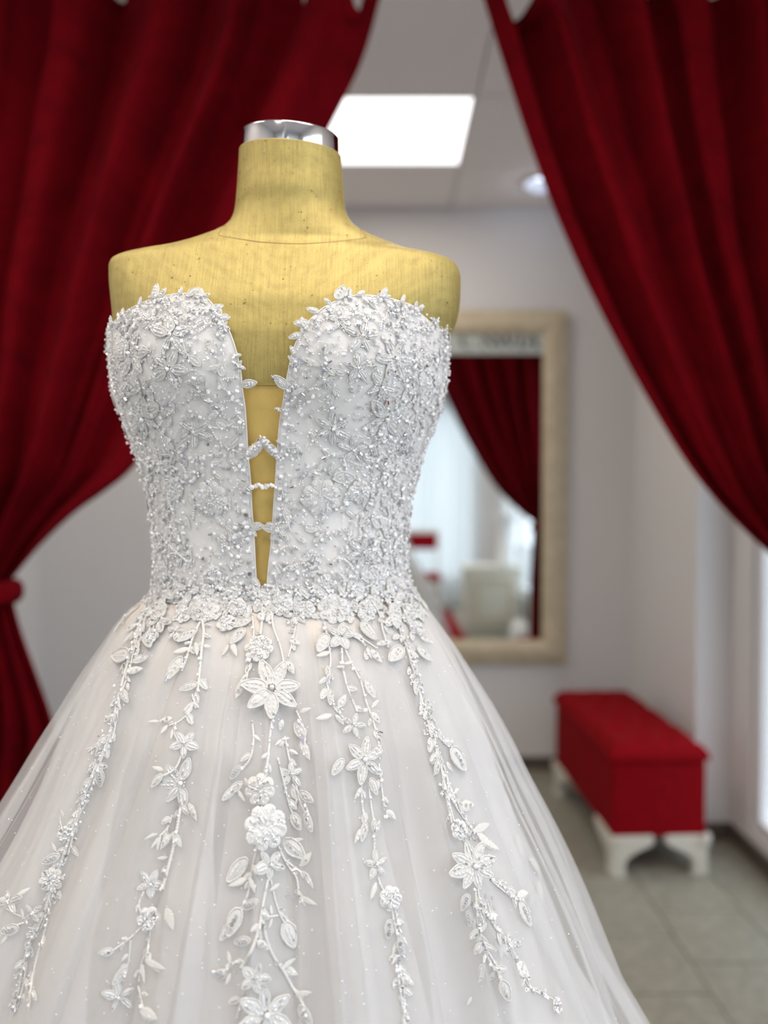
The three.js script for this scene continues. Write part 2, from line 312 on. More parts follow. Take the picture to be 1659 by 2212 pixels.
// ---------------------------------------------------------------- what the mirror shows of the front of the shop
{ const c = thing('white_cabinet', 'low white cabinet with a panelled door, seen in the mirror', 'cabinet', [1.11, 0, 0.05]);
  part(c, 'carcass', rbox(0.58, 0.6, 0.4, 0.006), M.cream, [0, 0.37, 0]); part(c, 'plinth', rbox(0.54, 0.07, 0.36, 0.004), M.cream, [0, 0.035, 0]); part(c, 'top', rbox(0.62, 0.03, 0.44, 0.01, 3), M.cream, [0, 0.685, 0]);
  const f = part(c, 'door', rbox(0.5, 0.54, 0.02, 0.004), M.cream, [0, 0.37, -0.21]);
  part(f, 'moulding', join([moved(rbox(0.34, 0.024, 0.016, 0.005), 0, 0.19, -0.014), moved(rbox(0.34, 0.024, 0.016, 0.005), 0, -0.19, -0.014), moved(rbox(0.024, 0.404, 0.016, 0.005), 0.17, 0, -0.014), moved(rbox(0.024, 0.404, 0.016, 0.005), -0.17, 0, -0.014)]), M.mirrorFrame);
  part(f, 'knob', new THREE.SphereGeometry(0.014, 16, 12), M.chrome, [0.21, 0.04, -0.022]);
  const v = thing('white_vase', 'tall white flared vase standing on the white cabinet, seen in the mirror', 'vase', [1.27, 0.7, 0.05]);
  part(v, 'body', new THREE.LatheGeometry([[0.0001, 0], [0.085, 0], [0.1, 0.02], [0.09, 0.14], [0.075, 0.28], [0.085, 0.4], [0.125, 0.5], [0.15, 0.53], [0.143, 0.53], [0.118, 0.5], [0.078, 0.4], [0.068, 0.28], [0.08, 0.05], [0.0001, 0.03]].map(([a, b]) => new THREE.Vector2(a, b)), 40), M.white);
  const r = thing('red_carpet', 'red carpet runner on the shop floor, seen in the mirror', 'carpet', [0.58, 0, 0.62]);
  part(r, 'runner', rbox(0.48, 0.008, 1.94, 0.003), M.redSeat, [0, 0.004, 0]);
  const ch = thing('red_chair', 'white chair with red seat and back, seen in the mirror', 'chair', [0.46, 0.008, 1.15], Math.PI);
  part(ch, 'seat', rbox(0.42, 0.08, 0.42, 0.03, 4), M.redSeat, [0, 0.45, 0]); part(ch, 'seat_frame', rbox(0.43, 0.05, 0.43, 0.01), M.cream, [0, 0.39, 0]);
  part(ch, 'backrest', rbox(0.36, 0.2, 0.05, 0.02, 4), M.redSeat, [0, 0.86, -0.2]); part(ch, 'back_frame', join([moved(rbox(0.03, 0.62, 0.03, 0.008), -0.195, 0.7, -0.2), moved(rbox(0.03, 0.62, 0.03, 0.008), 0.195, 0.7, -0.2), moved(rbox(0.42, 0.03, 0.035, 0.01), 0, 0.985, -0.2)]), M.cream);
  for (const x of [-1, 1]) for (const z of [-1, 1]) part(ch, 'leg', new THREE.CylinderGeometry(0.02, 0.013, 0.375, 16), M.cream, [x * 0.185, 0.1875, z * 0.185]);
  const b = thing('fabric_bundle', 'white folded fabric heaped on the floor beside the cabinet, seen in the mirror', 'fabric', [1.34, 0, -0.38]);
  part(b, 'folds', grid(60, 24, (u, v) => { const a = u * 6.2832, q = 1 - v, k = 1 + 0.16 * Math.sin(a * 7 + v * 3) * v; return V(Math.cos(a) * 0.1 * Math.sin(v * 1.57) * k, 0.004 + 0.2 * Math.cos(v * 1.57) * (1 + 0.1 * Math.sin(a * 5)), Math.sin(a) * 0.15 * Math.sin(v * 1.57) * k); }), M.white);
  // sheer curtains before the street window
  for (const [x, lab] of [[-0.75, 'white sheer curtain over one half of the shop window, beside the red carpet'], [0.6, 'white sheer curtain over the shop window half nearer the cabinet']]) {
    const s = thing('sheer_curtain', lab, 'curtain', [x, 0.02, ZF - 0.1], 0);
    part(s, 'cloth', grid(160, 8, (u, v) => V((u - 0.5) * 1.1, lerp(2.7, 0, v), 0.03 * Math.sin(u * 60 + v) * (0.6 + 0.4 * Math.sin(u * 17))), (u, v) => [u, v]), phy({ color: lin(0.8, 0.83, 0.84), roughness: 1, transmission: 0.5, thickness: 0 }));
    part(s, 'rod', moved(new THREE.CylinderGeometry(0.01, 0.01, 1.2, 12), 0, 2.71, 0, 0, 0, Math.PI / 2), M.white);
  }
}

// ---------------------------------------------------------------- ring surfaces of the dress form and the gown, fitted to their outlines
const ZM = 0.86;
// rows: outline left and right, depth to the front, depth to the back, squareness
function rings(rows, kOf) {
  const T0 = table(rows), T = (py) => { const t = T0(py); if (kOf) { const c = 7 * sstep(py, 1310, 1700) + 0.02 * Math.max(0, py - 1700); t[0] += c; t[1] -= c; } return t; }, lo = rows[0][0], hi = rows[rows.length - 1][0], out = [];
  for (let py = lo; py <= hi + 1e-6; py += 2) {
    const [L, R, bf, bb, n] = T(py), mL = (L - W / 2) / F, mR = (R - W / 2) / F;
    let k = 0.6, a = 0.2; const bm = kOf ? 0 : (bf + bb) / 2;
    for (let it = 0; it < 6; it++) { a = (mR - mL) * ZM / (Math.sqrt(1 + k * k * mL * mL) + Math.sqrt(1 + k * k * mR * mR)); k = kOf ? bf : bm / a; }
    let cx = mL * ZM + a * Math.sqrt(1 + k * k * mL * mL); const b = k * a;
    for (let it = 0; it < 5; it++) {   // squarer rings reach a little further: fit them to the outline as seen
      let lo2 = 9, hi2 = -9; for (let i = 0; i < 240; i++) { const th = i / 240 * 6.28318, c = Math.cos(th), s = Math.sin(th), x = cx + a * Math.sign(c) * Math.pow(Math.abs(c), 2 / n), z = ZM - (kOf ? b : s > 0 ? bf : bb) * Math.sign(s) * Math.pow(Math.abs(s), 2 / n); lo2 = Math.min(lo2, x / z); hi2 = Math.max(hi2, x / z); }
      const e0 = (mL - lo2) * ZM, e1 = (mR - hi2) * ZM; cx += (e0 + e1) / 2; a += (e1 - e0) / 2;
    }
    const zt = (m) => (m * cx / (a * a) + ZM / (b * b)) / (m * m / (a * a) + 1 / (b * b));
    const Zt = (zt(mL) + zt(mR)) / 2;
    out.push([at(W / 2, py, Zt).y, cx, a, kOf ? bf * a : bf, kOf ? bf * a : bb, n]);
  }
  out.reverse();
  for (let i = out.length - 2; i >= 0; i--) if (out[i][0] >= out[i + 1][0] - 1e-5) out[i][0] = out[i + 1][0] - 1e-5;
  return out;
}
function sampler(rows) { return (y) => {
  const n = rows.length; if (y <= rows[0][0]) return rows[0]; if (y >= rows[n - 1][0]) return rows[n - 1];
  let a = 0, b = n - 1; while (b - a > 1) { const m = (a + b) >> 1; if (rows[m][0] <= y) a = m; else b = m; }
  const t = (y - rows[a][0]) / (rows[b][0] - rows[a][0]); return rows[a].map((v, i) => lerp(v, rows[b][i], t));
}; }
const bustY = at(600, 775, 0.74).y, bustX = 0.088, CX = -0.117;
const bust = (x, y, amp) => { let s = 0; for (const c of [-1, 1]) { const dx = (x - CX - c * bustX) / 0.072, dy = (y - bustY) / (y > bustY ? 0.062 : 0.055); s += Math.exp(-dx * dx - dy * dy); } return s * amp; };
function ringPoint(S, th, y, off, amp) {
  const [, cx, a, bf, bb, n] = S(y), c = Math.cos(th), s = Math.sin(th), e = 2 / n;
  const x = cx + (a + off) * Math.sign(c) * Math.pow(Math.abs(c), e);
  const q = Math.sign(s) * Math.pow(Math.abs(s), e), z = -ZM + (s > 0 ? bf + off : bb + off) * q + (s > 0 ? bust(x, y, amp) * Math.min(1, s * 2.5) : 0);
  return V(x, y, z);
}
const formRows = rings([
  [331, 520, 738, .055, .055, 2], [380, 517, 742, .055, .056, 2], [430, 513, 745, .057, .058, 2], [460, 509, 751, .056, .06, 2], [482, 500, 763, .057, .062, 2], [498, 484, 780, .058, .063, 1.98], [510, 462, 800, .059, .063, 1.94], [521, 428, 826, .06, .062, 1.9],
  [532, 390, 856, .061, .062, 1.88], [543, 342, 888, .062, .063, 1.88], [551, 302, 914, .064, .065, 1.95], [557, 272, 938, .066, .067, 2.1], [565, 252, 962, .068, .07, 2.5], [574, 243, 977, .071, .073, 2.9], [588, 239, 989, .075, .078, 3.1], [610, 239, 994, .081, .083, 3.1],
  [650, 242, 993, .092, .09, 2.9], [690, 246, 987, .101, .094, 2.6], [715, 247, 976, .103, .094, 2.5], [760, 246, 957, .106, .094, 2.3], [830, 252, 950, .105, .092, 2.2], [900, 272, 935, .100, .09, 2.2], [950, 289, 915, .096, .088, 2.2], [1000, 307, 898, .092, .086, 2.2],
  [1100, 332, 873, .085, .084, 2.2], [1200, 341, 868, .081, .084, 2.2], [1260, 342, 870, .083, .088, 2.2], [1320, 326, 890, .09, .096, 2.2], [1500, 275, 930, .1, .11, 2.2], [1640, 270, 935, .095, .1, 2.2]]);
const gownRows = rings([
  [620, 238, 978, .100, .094, 2.5], [660, 236, 975, .106, .098, 2.4], [690, 233, 971, .110, .1, 2.35], [760, 235, 967, .114, .1, 2.25], [830, 241, 962, .113, .098, 2.2], [870, 250, 954, .110, .097, 2.2], [900, 262, 945, .107, .096, 2.2], [950, 279, 925, .103, .094, 2.2], [1000, 297, 908, .099, .092, 2.2],
  [1050, 312, 895, .095, .09, 2.2], [1100, 322, 884, .091, .089, 2.2], [1150, 329, 880, .089, .089, 2.2], [1200, 331, 879, .088, .09, 2.2], [1240, 331, 881, .088, .092, 2.2], [1270, 328, 889, .091, .095, 2.15], [1290, 316, 899, .096, .1, 2.1], [1312, 298, 912, .104, .106, 2.1]]);
const skirtRows0 = rings([
  [1262, 334, 876, .6, 0, 2], [1278, 326, 888, .62, 0, 2], [1290, 312, 901, .64, 0, 2], [1320, 272, 928, .68, 0, 2], [1350, 243, 950, .71, 0, 2], [1400, 205, 985, .75, 0, 2], [1450, 166, 1018, .77, 0, 2], [1500, 130, 1050, .785, 0, 2], [1550, 96, 1081, .80, 0, 2], [1600, 61, 1109, .80, 0, 2],
  [1650, 27, 1135, .80, 0, 2], [1700, -5, 1158, .80, 0, 2], [1800, -72, 1209, .80, 0, 2], [1900, -137, 1258, .79, 0, 2], [2000, -200, 1302, .78, 0, 2], [2100, -260, 1342, .77, 0, 2], [2240, -335, 1396, .76, 0, 2]], true);
// below the frame the skirt goes on to the floor
const skirtRows = (() => { const f = skirtRows0[0], out = []; const y0 = f[0]; for (let k = 0; k <= 30; k++) { const y = lerp(0.012, y0, k / 30), d = y0 - y, a = f[2] + 0.62 * d - 0.21 * d * d; out.push([y, f[1], a, f[3] + (a - f[2]) * 0.55, f[4] + (a - f[2]) * 0.8, 2]); } return out.slice(0, 30).concat(skirtRows0); })();
const SF = sampler(formRows), SG = sampler(gownRows), SK = sampler(skirtRows);
const yWaist = skirtRows[skirtRows.length - 1][0];
// skirt folds: soft gathers from the waist plus a few sharp pleats
const pleats = []; { let th = 0; while (th < Math.PI * 2 - 0.08) { const w = rr(0.1, 0.3); pleats.push([th, w, rr(0.3, 1), rnd() < 0.5 ? 1 : -1]); th += w; } }
function foldOf(th, d, layer) {
  th = ((th % 6.2832) + 6.2832) % 6.2832;
  const amp = (layer === 1 ? 1.1 : 1) * (0.001 + 0.011 * sstep(d, 0.0, 0.22) + 0.014 * clamp((d - 0.2) / 0.6));
  let s = 0;
  const w = th + 0.05 * Math.sin(th * 3 + layer * 2) + 0.02 * Math.sin(d * 9 + th * 4 + layer);
  s += 0.45 * Math.sin(w * 17 + layer * 1.7 + 0.6 * Math.sin(w * 5)) + 0.3 * Math.sin(w * 31 + layer * 2.9) + 0.2 * noise(w * 9, d * 3, layer * 3.3);
  for (const [p, pw, h, dir] of pleats) { let q = (th + layer * 0.13 - p) / pw; q -= Math.floor(q / (6.2832 / pw)) * (6.2832 / pw); if (q >= 0 && q < 1) { const k = dir > 0 ? q : 1 - q; s += h * 0.8 * (Math.pow(k, 1.6) * (1 - sstep(k, 0.9, 1)) - 0.3); break; } }
  return (s - 1.0) * amp;
}
function skirtPoint(th, y, layer, inset) {
  const [, cx, a, bf, bb] = SK(y), d = yWaist - y, g = layer ? sstep(d, 0, 0.3) : sstep(d, 0, 0.05), f = foldOf(th, d, layer) - inset * g;
  const c = Math.cos(th), s = Math.sin(th);
  return V(cx + (a + f) * c, y, -ZM + ((s > 0 ? bf : bb) + f) * s);
}
// first meeting of a sight line with a ring surface
function inBody(p, S, off, amp) {
  const [, cx, a, bf, bb, n] = S(p.y), x = Math.abs(p.x - cx) / (a + off); if (x >= 1) return false;
  let z = p.z + ZM; if (z < 0) return -z < (bb + off) * Math.pow(1 - Math.pow(x, n), 1 / n);
  const q = Math.pow(1 - Math.pow(x, n), 1 / n); return z < (bf + off) * q + bust(p.x, p.y, amp) * Math.min(1, 2.5 * Math.pow(q, n / 2));
}
function inSkirt(p, layer, inset, off) {
  const [, cx, a, bf, bb] = SK(p.y), d = yWaist - p.y; if (d < 0) return false;
  const z = p.z + ZM, b0 = z > 0 ? bf : bb, th = Math.atan2(z / b0, (p.x - cx) / a), f = foldOf(th, d, layer) - inset * (layer ? sstep(d, 0, 0.3) : sstep(d, 0, 0.05)) + off;
  const u = (p.x - cx) / (a + f), w = z / (b0 + f); return u * u + w * w < 1;
}
function hit(px, py, inside) {
  const d = ray(px, py), o = V(0, EYE, 0), p = (t) => d.clone().multiplyScalar(t).add(o);
  let t = 0.38, hitT = null; for (; t < 1.02; t += 0.006) if (inside(p(t))) { hitT = t; break; }
  if (hitT === null) return null;
  let a = t - 0.006, b = t; for (let i = 0; i < 18; i++) { const m = (a + b) / 2; if (inside(p(m))) b = m; else a = m; }
  return p(b);
}
const kinds = {
  gown: (p) => inBody(p, SG, 0.0012, 0.02), skirt: (p) => inSkirt(p, 0, 0, 0.0012) || (p.y > yWaist - 0.02 && inBody(p, SG, 0.003, 0.02)), under: (p) => inSkirt(p, 1, 0.04, 0.001),
  both: (p) => inSkirt(p, 0, 0, 0.0015) || inBody(p, SG, 0.0012, 0.02), form: (p) => inBody(p, SF, 0.001, 0.012),
};
// a place of the photograph on a surface: point and a frame with y up the picture and z off the cloth
function spot(px, py, kind) {
  const f = kinds[kind], p = hit(px, py, f); if (!p) return null;
  const e = 2.5, a = hit(px + e, py, f) ?? null, b = hit(px - e, py, f) ?? null, c = hit(px, py - e, f) ?? p, d = hit(px, py + e, f) ?? p;
  let X = (a ?? p).clone().sub(b ?? p), Y = c.clone().sub(d);
  if (X.length() > 0.02) X = V(1, 0, 0); if (Y.length() > 0.02 || Y.length() < 1e-6) Y = V(0, 1, 0);
  let N = X.clone().cross(Y).normalize(); if (N.lengthSq() < 0.5) N = V(0, 0, 1);
  Y.addScaledVector(N, -Y.dot(N)).normalize(); X = Y.clone().cross(N);
  return { p, X, Y, N, Z: -p.z, m: new THREE.Matrix4().makeBasis(X, Y, N).setPosition(p) };
}

// ---------------------------------------------------------------- dress form
const weave = tex(256, 256, (x, y) => { const a = Math.sin(x / 256 * Math.PI * 2 * 64), b = Math.sin(y / 256 * Math.PI * 2 * 64); return [128 + 50 * (((x >> 2) + (y >> 2)) & 1 ? a : b) + (rnd() - 0.5) * 60]; }, false);
const goldTex = (() => { const n = 1024, d = new Float32Array(n * n);
  // worn lame: streaks along the thread, brown specks and rubbed patches, as in the photograph
  for (let y = 0; y < n; y++) for (let x = 0; x < n; x++) { const g = tileNoise(x, y, n, 44, 6), grain = (rnd() - 0.5); d[y * n + x] = 0.05 * tileNoise(x, y, n, 34) + 0.12 * grain + 0.07 * tileNoise(x, y * 0.04, n, 300, 2) * (0.3 + 1.4 * rnd()) - 0.03 * sstep(g, 0.1, 0.5) * (0.2 + 1.6 * rnd()); }
  for (let k = 0; k < 700; k++) { const cx = rnd() * n, cy = rnd() * n, r = 0.7 + 1.9 * Math.pow(rnd(), 3), s = rr(0.18, 0.6); for (let j = -6; j <= 6; j++) for (let i = -6; i <= 6; i++) { const q = Math.hypot(i, j) / r; if (q < 1.4) d[((cy + j + n | 0) % n) * n + ((cx + i + n | 0) % n)] -= s * clamp(1.4 - q); } }
  for (let k = 0; k < 260; k++) { let x = rnd() * n, y = rnd() * n; const L = rr(10, 70); for (let i = 0; i < L; i++) { y += 1; x += (rnd() - 0.5) * 0.7; d[((y | 0) % n) * n + ((x + n | 0) % n)] -= 0.14; } }
  return tex(n, n, (x, y) => { const v = d[y * n + x], k = 1 + v; return [clamp(179 * k, 0, 255), clamp(163 * k * (1 + Math.min(0, v) * 0.25), 0, 255), clamp(98 * k * (1 + Math.min(0, v) * 0.6), 0, 255)]; }); })();
M.gold = phy({ map: goldTex, metalness: 0.42, roughness: 0.5, bumpMap: rep(weave, 26, 26), bumpScale: 0.00012 });
M.goldWeave = phy({ map: tex(256, 256, (x, y) => { const c = ((x >> 2) + (y >> 3)) & 1, k = (c ? 1.04 : 0.88) * (1 + (rnd() - 0.5) * 0.16); return [clamp(250 * k, 0, 255), clamp(212 * k, 0, 255), 124 * k]; }), metalness: 0.15, roughness: 0.5, bumpMap: weave, bumpScale: 0.0005 });
M.goldWeave.map.repeat.set(9, 9); M.goldWeave.bumpMap = rep(weave, 9, 9);
{
  const form = thing('dress_form', 'gold fabric dress form torso with a chrome neck cap, wearing the white gown', 'mannequin', [0, 0, 0]);
  const tilt = (p, py) => p;
  const yTop = formRows[formRows.length - 1][0], ySeam = at(600, 520, ZM).y, yGap = at(570, 829, 0.745).y;
  const lean = (p) => { const k = sstep(p.y, ySeam - 0.01, yTop); p.y -= k * ((p.z + ZM) * 0.15 + (p.x + 0.105) * 0.055); return p; };
  const rowsY = (y0, y1, n) => (v) => lerp(y0, y1, v);
  const nu = 200;
  // the neck seam sags to the front: its course read off the photograph, level round the back
  const seamRow = [[472, 507], [500, 513], [540, 519], [590, 524], [640, 526], [690, 524], [730, 521], [765, 517], [787, 513]].map(([x, y]) => { const p = hit(x, y, kinds.form), [, cx, a, , , n] = SF(p.y), q = clamp((p.x - cx) / a, -0.999, 0.999); return [Math.acos(Math.sign(q) * Math.pow(Math.abs(q), n / 2)), p.y]; }).sort((a, b) => a[0] - b[0]);
  const s0 = seamRow[0], s1 = seamRow[seamRow.length - 1], seamT = table([[-Math.PI / 2, s0[1] + 0.016], [s0[0] - 0.35, s0[1] + 0.015], ...seamRow, [s1[0] + 0.35, s1[1] + 0.015], [Math.PI * 1.5, s1[1] + 0.016]]), seamAt = (th) => seamT(th)[0];
  const shell = (yTopOf, yBotOf, nv, off = 0, uvr = 1) => { const g = grid(nu, nv, (u, v) => { const th = -Math.PI / 2 + u * Math.PI * 2, p = ringPoint(SF, th, lerp(yTopOf(th), yBotOf(th), v), off, 0.012); return lean(p); }, (u, v, p) => [p.x * 2.6 + (p.z < -ZM ? 0.37 : 0), p.y * 2.6]); weldSeam(g, nu, nv); return g; };
  // torso: chest and shoulders
  part(form, 'torso', shell((th) => seamAt(th), () => yGap, 150), M.gold);
  part(form, 'neck', shell(() => yTop, (th) => seamAt(th), 80), M.gold);
  const seam = new THREE.CatmullRomCurve3([...Array(120).keys()].map((i) => { const th = -Math.PI / 2 + i / 120 * Math.PI * 2; return lean(ringPoint(SF, th, seamAt(th), -0.0002, 0)); }), true);
  part(form, 'neck_seam', new THREE.TubeGeometry(seam, 360, 0.0007, 6, true), std({ color: lin(0.36, 0.25, 0.08), roughness: 0.7 }));
  part(form, 'lower_torso', shell(() => yGap + 0.001, () => formRows[0][0], 110, -0.0015), M.goldWeave);
  const edge = new THREE.CatmullRomCurve3([...Array(60).keys()].map((i) => ringPoint(SF, i / 60 * Math.PI * 2, yGap, -0.0002, 0.012)), true);
  part(form, 'fabric_edge', new THREE.TubeGeometry(edge, 200, 0.0008, 6, true), M.gold);
  // chrome cap
  const rim = new THREE.CatmullRomCurve3([...Array(60).keys()].map((i) => { const q = ringPoint(SF, i / 60 * Math.PI * 2, yTop, -0.0018, 0); q.y -= 0.0003; return lean(q); }), true);
  part(form, 'neck_rim', new THREE.TubeGeometry(rim, 160, 0.0019, 8, true), M.gold);
  const [, ncx, na0] = SF(yTop), na = na0 - 0.0022, h = 0.022, prof = [[0, h], [na - 0.006, h], [na - 0.002, h - 0.0008], [na, h - 0.003], [na, -0.004], [na - 0.004, -0.004]].map(([a, b]) => new THREE.Vector2(Math.max(a, 0.0001), b));
  const cap = new THREE.LatheGeometry(prof, 96); { const p = cap.attributes.position; for (let i = 0; i < p.count; i++) { const q = V(p.getX(i) + ncx, yTop + p.getY(i), p.getZ(i) - ZM); const y = q.y; q.y = yTop; lean(q); p.setXYZ(i, q.x, q.y + (y - yTop), q.z); } cap.computeVertexNormals(); }
  part(form, 'neck_cap', cap, M.chrome);
  // stand, hidden by the skirt
  part(form, 'pole', new THREE.CylinderGeometry(0.016, 0.016, 1.1, 20), M.chrome, [-0.12, 0.56, -ZM]);
  part(form, 'foot_plate', new THREE.CylinderGeometry(0.15, 0.16, 0.014, 48), M.chrome, [-0.12, 0.007, -ZM]);
}

// ---------------------------------------------------------------- gown: bodice and skirt
const satinBump = tex(256, 256, (x, y) => [128 + 30 * Math.sin((x + y) / 256 * Math.PI * 2 * 48) + (rnd() - 0.5) * 40], false);
M.satin = phy({ color: lin(0.84, 0.828, 0.81), roughness: 0.5, sheen: 0.25, sheenColor: lin(1, 1, 1), sheenRoughness: 0.5, bumpMap: rep(satinBump, 10, 10), bumpScale: 0.00006 });
M.lining = phy({ color: lin(0.86, 0.775, 0.665), roughness: 0.55, sheen: 0.2, sheenColor: lin(1, 1, 1) });
const tulleTex = tex(512, 512, (x, y) => { const v = 0.12 * tileNoise(x, 3, 512, 40) + ((x + y) % 4 < 2 ? 0.16 : -0.16) + (rnd() - 0.5) * 0.2; return [clamp(128 + 60 * v, 0, 255)]; }, false);
const tulle = (op, c, net = true) => phy({ color: c, roughness: 0.9, transparent: true, opacity: op, alphaMap: net ? rep(tulleTex, 9, 4) : null, sheen: 0.2, sheenColor: lin(1, 1, 1) });
M.tulleOuter = tulle(0.6, lin(0.87, 0.873, 0.888)); M.tulleMid = tulle(0.56, lin(0.865, 0.864, 0.87), false);
M.thread = phy({ color: lin(0.77, 0.77, 0.75), roughness: 0.75, sheen: 0.3, sheenColor: lin(1, 1, 1) });
M.threadFill = phy({ color: lin(0.71, 0.71, 0.695), roughness: 0.6, bumpMap: rep(satinBump, 0.35, 0.35), bumpScale: 0.0002 });
const gown = thing('wedding_dress', 'white strapless ball gown with a beaded plunging bodice and tulle skirt with trailing floral embroidery', 'wedding dress', [0, 0, 0]);
const thetaAt = (px, py) => { const p = hit(px, py, kinds.gown) ?? at(px, py, 0.82), [, cx, a, , , n] = SG(p.y), q = clamp(Math.abs(p.x - cx) / a, 0, 0.999); const c = Math.pow(q, n / 2); return [Math.acos(p.x < cx ? -c : c), p.y]; };
const NECK = {
  left: [[554, 1264], [549, 1180], [543, 1090], [538, 1010], [532, 930], [527, 868], [521, 815], [512, 768], [500, 728], [484, 695], [464, 664], [445, 644], [420, 636], [390, 634], [350, 640], [318, 650], [290, 662], [266, 677], [246, 694]],
  right: [[577, 1264], [584, 1190], [590, 1110], [595, 1040], [600, 960], [606, 900], [614, 850], [624, 795], [636, 748], [654, 712], [678, 682], [706, 660], [740, 645], [780, 637], [820, 640], [858, 649], [893, 661], [922, 677], [945, 695], [958, 712]],
};
const edges = {};
for (const side of ['left', 'right']) {
  const c = NECK[side].map(([x, y]) => thetaAt(x, y)), back = side === 'left' ? Math.PI * 1.5 : -Math.PI / 2, last = c[c.length - 1], yb = last[1] - 0.03;
  for (const k of [0.25, 0.5, 0.75, 1]) c.push([lerp(last[0], back, k), lerp(last[1], yb, sstep(k, 0, 1))]);
  const T = table(c.map((q, i) => [i, q[0], q[1]])), N = c.length - 1, nFront = NECK[side].length - 1, yBot = at(600, 1306, 0.78).y;
  edges[side] = (s) => T(s * N);
  const f = (s, t) => { const e = T(s * N), th0 = c[0][0], thD = lerp(th0, back, Math.pow(s, 1.15)); const tt = Math.pow(t, 0.9); return ringPoint(SG, lerp(e[0], thD, tt), lerp(e[1], yBot, tt), 0, 0.02); };
  part(gown, 'bodice_panel', grid(230, 90, f, (u, v, p) => [p.x * 4, p.y * 4], side === 'right'), M.satin);
  const pts = []; for (let k = 0; k <= 160; k++) { const e = T(k / 160 * nFront); pts.push(ringPoint(SG, e[0], e[1], 0.0003, 0.02)); }
  part(gown, 'edge_binding', new THREE.TubeGeometry(new THREE.CatmullRomCurve3(pts), 320, 0.0008, 6), M.satin);
}
function skirtLayer(name, layer, inset, nu, nv, mat, yTop = yWaist, yLow = 0.014) {
  const g = grid(nu, nv, (u, v) => skirtPoint(-Math.PI / 2 + u * Math.PI * 2, lerp(yTop, yLow + layer * 0.004, v < 0.72 ? v / 0.72 * 0.42 : lerp(0.42, 1, (v - 0.72) / 0.28)), layer, inset), (u, v, p) => [u * 8, p.y * 8]);
  weldSeam(g, nu, nv); return part(gown, name, g, mat);
}
skirtLayer('skirt_lining', 2, 0.08, 420, 110, M.lining);
skirtLayer('tulle_layer', 1, 0.042, 760, 150, M.tulleMid);
skirtLayer('tulle_layer', 0, 0, 900, 170, M.tulleOuter);

// narrow gathered panels of tulle between the layers: their edges show as straight bands
for (const [a0, b0, a1, b1] of [[140, 200, -300, -40], [176, 262, -120, 120], [236, 322, 60, 282], [432, 500, 385, 470], [455, 478, 420, 520], [530, 600, 470, 640], [660, 706, 690, 790], [702, 745, 760, 868], [820, 935, 862, 1036], [900, 980, 980, 1120], [985, 1030, 1090, 1230]]) {
  const tOf = (x, y) => { const p = hit(x, y, kinds.under); if (!p) return null; const [, cx, a, bf] = SK(p.y); return Math.atan2((p.z + ZM) / bf, (p.x - cx) / a); };
  const q = [tOf(a0, 1450), tOf(b0, 1450), tOf(a1, 2150), tOf(b1, 2150)]; if (q.some((v) => v === null)) continue;
  const yA = at(600, 1318, 0.75).y, yB = 0.5, g = grid(110, 110, (u, v) => { const y = lerp(yA, yB, v), k = clamp((at(600, 1450, 0.7).y - y) / 0.3, -0.3, 1.6); return skirtPoint(lerp(lerp(q[0], q[2], k), lerp(q[1], q[3], k), u), y, 0, 0.0075 + 0.002 * Math.sin(u * 9 + a0)); }, (u, v, p) => [u * 1.2, p.y * 8]);
  part(gown, 'tulle_panel', g, M.tulleOuter);
}

// ---------------------------------------------------------------- embroidery: geometry of the pieces
const E = {};
function cordTube(pts, r, closed, nSeg, wob = 0.25, sd = 0) {
  const g = new THREE.TubeGeometry(new THREE.CatmullRomCurve3(pts, closed, 'centripetal'), nSeg, r, 6, closed), p = g.attributes.position;
  for (let i = 0; i < p.count; i++) p.setXYZ(i, p.getX(i) + r * wob * (rnd() - 0.5), p.getY(i) + r * wob * (rnd() - 0.5), p.getZ(i) + r * wob * 0.6 * (rnd() - 0.5));
  g.computeVertexNormals(); return g;
}
const two = (a, b) => mergeGeometries([a, b].map((g) => g.index ? g.toNonIndexed() : g), true);
// a petal from 0 to 1 along x: raised cord round a slightly domed, stitched field
function petalGeo(aspect, tip) {
  const prof = (x) => 0.5 * aspect * Math.pow(Math.sin(Math.PI * Math.pow(x, tip)), 0.72);
  const out = []; for (let i = 0; i < 40; i++) { const t = i / 40 * 2, x = t < 1 ? t : 2 - t, y = (t < 1 ? 1 : -1) * prof(0.02 + x * 0.96); out.push(V(0.02 + x * 0.96 + 0.01 * (rnd() - 0.5), y + 0.012 * (rnd() - 0.5), 0.03)); }
  const cord = cordTube(out, 0.036, true, 90, 0.7);
  const fill = grid(22, 10, (u, v) => { const x = 0.03 + u * 0.94, q = (v - 0.5) * 2, h = 0.055 * (1 - q * q) * Math.pow(Math.sin(Math.PI * u), 0.5) + 0.008 * Math.sin(u * 60) * (1 - q * q); return V(x, q * prof(x) * 0.97, 0.008 + h); });
  return two(cord, fill);
}
E.petal = [[0.46, 0.86], [0.54, 0.8], [0.40, 0.92], [0.66, 0.8]].map(([a, t]) => petalGeo(a, t));
